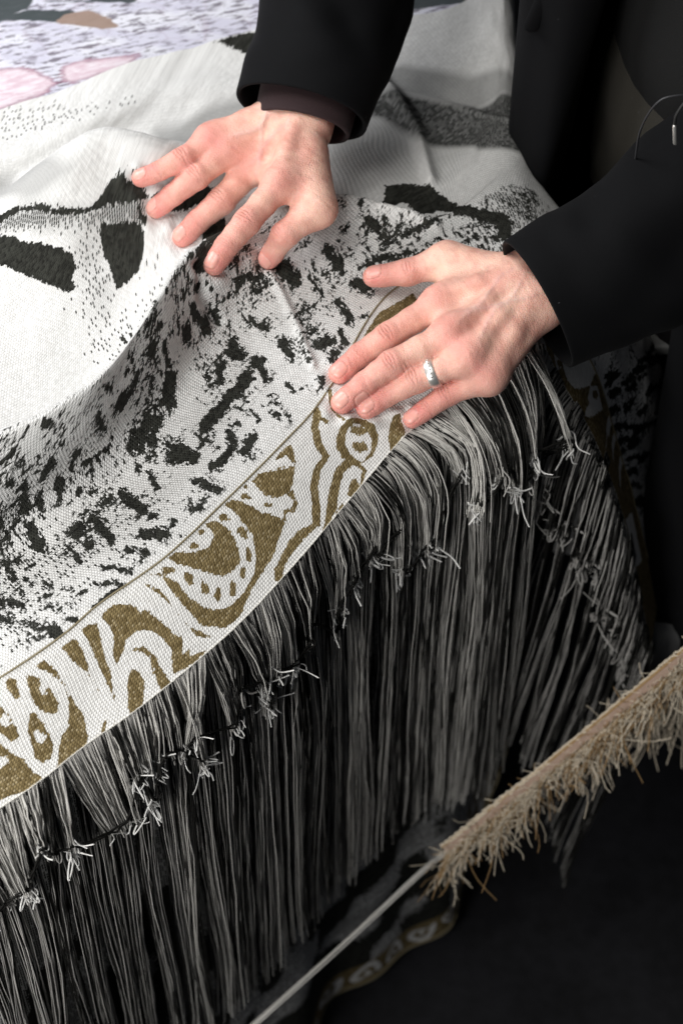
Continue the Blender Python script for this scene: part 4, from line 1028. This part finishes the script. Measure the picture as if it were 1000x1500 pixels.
mesh_obj('cloth', Q.reshape(-1, 3), grid_faces(nt2, ns2), [M_woven2], under,
    dict(uvm=np.stack([LA, LV, LV/.0024], -1).reshape(-1, 3), ink=(vnoise(LA*30, LV*22, 6)*.01-.001).ravel(), gold=g2.ravel(), zone=(LA*0+.3).ravel(), dash=dash2.ravel(), grey=(dash2*.3).ravel(), relief=(dash2*0+.8).ravel(), band=np.clip(.5+(bandw-LV)*400, 0, 1).ravel()))
hv, hf = tubes((Q[-1]+inn*-.001)[None], .0013, 6); mesh_obj('hem_cord', hv, hf, [M_cord], under)

# ------------------------------------------------------------------ tan trim strung across the front right
A_ = uy(652, 1246, .015); B_ = uy(1040, 928, .085); td = (B_-A_)/np.linalg.norm(B_-A_); TL = np.linalg.norm(B_-A_)
vd = .5*(A_+B_)-CAM; vd /= np.linalg.norm(vd); wv_ = np.cross(td, vd); wv_ /= np.linalg.norm(wv_)
if wv_[2] > 0: wv_ = -wv_
nv = np.cross(wv_, td); nv /= np.linalg.norm(nv)
if nv@vd > 0: nv = -nv
trim = tag(empty('fringed_trim'), 'tan ribbon trim with ragged cream and ginger fringe strung in front of the dark floor', 'trim')
ts = np.linspace(0, 1, 120); sag = -.004*np.sin(ts*math.pi)
cl = A_+td*(ts*TL)[:, None]+np.array([0, 0, 1])*sag[:, None]+nv*(vnoise(ts*9, ts*0, 3)*.0012)[:, None]
prof = [(-.0037, 0), (-.0034, .0008), (-.0020, .0011), (0, .0009), (.0020, .0011), (.0034, .0008), (.0037, 0), (.0020, -.0006), (-.0020, -.0006)]
V = np.array([[c+wv_*a*(1+.08*vnoise(np.array([t*40]), np.array([a*300]), 2)[0])+nv*b for a, b in prof] for c, t in zip(cl, ts)])
n = NT('tan_ribbon'); co = n.objco(); f = n.noise(co, 700, 3.0)
M_tan = n.done(n.mix(f, (.22, .145, .105), (.38, .27, .205)), .75, n.bump(f, .0005, .7))
mesh_obj('ribbon', V.reshape(-1, 3), grid_faces(120, len(prof), True), [M_tan], trim)
M_cream = yarn('cream_yarn', (.52, .44, .33), (.76, .68, .55)); M_ging = yarn('ginger_yarn', (.26, .16, .075), (.42, .28, .14))
# looped edge: small yarn loops, too many to take one by one
nl_ = 110; lp = []
for i in range(nl_):
    c = cl[0]+(cl[-1]-cl[0])*((i+.5)/nl_)-wv_*.0049+rf.normal(0, .0004, 3)+np.array([0, 0, -.004*math.sin((i+.5)/nl_*math.pi)])
    t = np.linspace(-.2, 2*math.pi-.6, 9)[:, None]; r_ = rf.uniform(.0011, .0017)
    lp.append(c+td*r_*np.cos(t)*1.2-wv_*r_*np.sin(t)+nv*.0010*np.sin(t*.5))
lp = np.array(lp); v, f = tubes(lp, .00085, 5)
v2, f2 = tubes(((cl-wv_*.0041)+nv*.0004)[None], .0013, 6)
lo_ = mesh_obj('loop_edge', np.concatenate([v, v2]), np.concatenate([f, f2+len(v)]), [M_cream, M_ging], trim, midx=np.concatenate([np.zeros(len(f)), np.ones(len(f2))])); tag(lo_, kind='stuff')
# ragged fringe in locks
nlock = 30
for i in range(nlock):
    a = (i+.5)/nlock; m = int(rf.integers(26, 42)); PP = []; Lk = rf.uniform(.018, .050)*(1.15 if a < .12 else 1)
    ldir = np.array([0, 0, -1.])*1.0+td*rf.normal(-.10, .14)+nv*.15
    for j in range(m):
        b = np.clip(a+rf.uniform(-.50, .50)/nlock, 0.002, 1); p = A_+td*b*TL+wv_*.0033+nv*rf.normal(.0004, .0010)+np.array([0, 0, -.004*math.sin(b*math.pi)])
        d = ldir+td*rf.normal(0, .11)+nv*abs(rf.normal(.05, .12))-td*(b-a)*nlock*.22; d /= np.linalg.norm(d); tt = np.linspace(0, 1, 9)[:, None]
        cu = rf.normal(0, 1, 3)*.011; L_ = Lk*rf.uniform(.5, 1.25); kink = rf.normal(0, 1, 3)*.0024
        if rf.random() < .07: d = d+td*rf.normal(.3, .5)+nv*.3; d /= np.linalg.norm(d)
        PP.append(p+d*L_*tt+cu*tt**2+kink*np.sin(tt*9+rf.uniform(0, 6)))
    PP = np.array(PP); cr = rf.random(m) < .66; R = rf.uniform(.00024, .00044, m)[:, None]
    v, f = tubes(PP[cr], R[cr], 4); v2, f2 = tubes(PP[~cr], R[~cr], 4)
    lk = mesh_obj('fringe_lock', np.concatenate([v, v2]), np.concatenate([f, f2+len(v)]), [M_cream, M_ging], trim, midx=np.concatenate([np.zeros(len(f)), np.ones(len(f2))]))
# core yarns pulled out of its end, running down to the lower left
Z_ = uy(340, 1530, -.165); Z2 = Z_+(Z_-A_)*.5; PP = []
for j in range(7):
    o0 = wv_*rf.uniform(-.0045, .0045)+nv*rf.normal(0, .0006); o1 = (wv_*rf.normal(0, .0012)+nv*rf.normal(0, .0010)); sl_ = rf.uniform(-.004, .001)
    pts = np.array([A_+td*.006+o0, A_-td*.006+o0*.8, A_+(Z_-A_)*.12+o1*1.3, A_+(Z_-A_)*.5+o1*1.2+[0, 0, sl_], Z_+o1*rf.uniform(.8, 1.6), Z2+o1*2])
    PP.append(hermite(pts, np.arange(6), np.linspace(0, 5, 40)))
v, f = tubes(np.array(PP), .00040, 5); mesh_obj('core_yarns', v, f, [M_wy], trim)
# pale wisps and a cloth corner behind its far end
PP = []
for j in range(130):
    p = uy(rf.uniform(890, 1010), rf.uniform(1020, 1075), .13); d = np.array([rf.normal(0, .2), rf.normal(0, .2), -1]); tt = np.linspace(0, 1, 8)[:, None]
    PP.append(p+d*rf.uniform(.03, .055)*tt+rf.normal(0, .008, 3)*tt**2)
v, f = tubes(np.array(PP), .0005, 4); tag(mesh_obj('wisps', v, f, [M_cream], trim), kind='stuff')
cpx = np.array([[(905, 1010), (925, 950), (938, 908)], [(940, 1030), (960, 960), (985, 915)], [(990, 1050), (1010, 980), (1030, 930)]], float)
cw = np.array([[uy(x, y, .17+.01*((i+j) % 2)) for j, (x, y) in enumerate(r)] for i, r in enumerate(cpx)])
cw = hermite(cw, np.arange(3), np.linspace(0, 2, 20)); cw = hermite(cw.transpose(1, 0, 2), np.arange(3), np.linspace(0, 2, 20))
M_greyc = simple_mat('grey_linen', (.10, .10, .10), .9, .0006, 800, .4)
bc = mesh_obj('backing_cloth', cw.reshape(-1, 3), grid_faces(20, 20), [M_greyc], trim)
# grey rail at the right, under the sleeve
ra0, rb0 = uy(946, 502, .30), uy(1060, 492, .30)
bxl = []
for sx1 in (-1, 1):
    pass
bv_ = (rb0-ra0); L_ = np.linalg.norm(bv_); bd = bv_/L_; u1 = np.array([0, 0, 1.])-bd*bd[2]; u1 /= np.linalg.norm(u1); u2 = np.cross(bd, u1)
an = np.linspace(0, 2*math.pi, 25)[:-1]; sup = [(math.copysign(abs(math.cos(a))**.4, math.cos(a))*.006, math.copysign(abs(math.sin(a))**.4, math.sin(a))*.012) for a in an]
V = np.array([[ra0+bd*t*L_+(u1*a*k_+u2*b*k_) for a, b in sup] for t, k_ in ((0, .01), (0, .9), (.01, 1), (.99, 1), (1, .9), (1, .01))])
rail = mesh_obj('grey_rail', V.reshape(-1, 3), grid_faces(6, 24, True), [simple_mat('grey_painted_metal', (.14, .14, .135), .5)]); tag(rail, 'short grey metal rail under the nearer black sleeve at the right edge', 'rail')
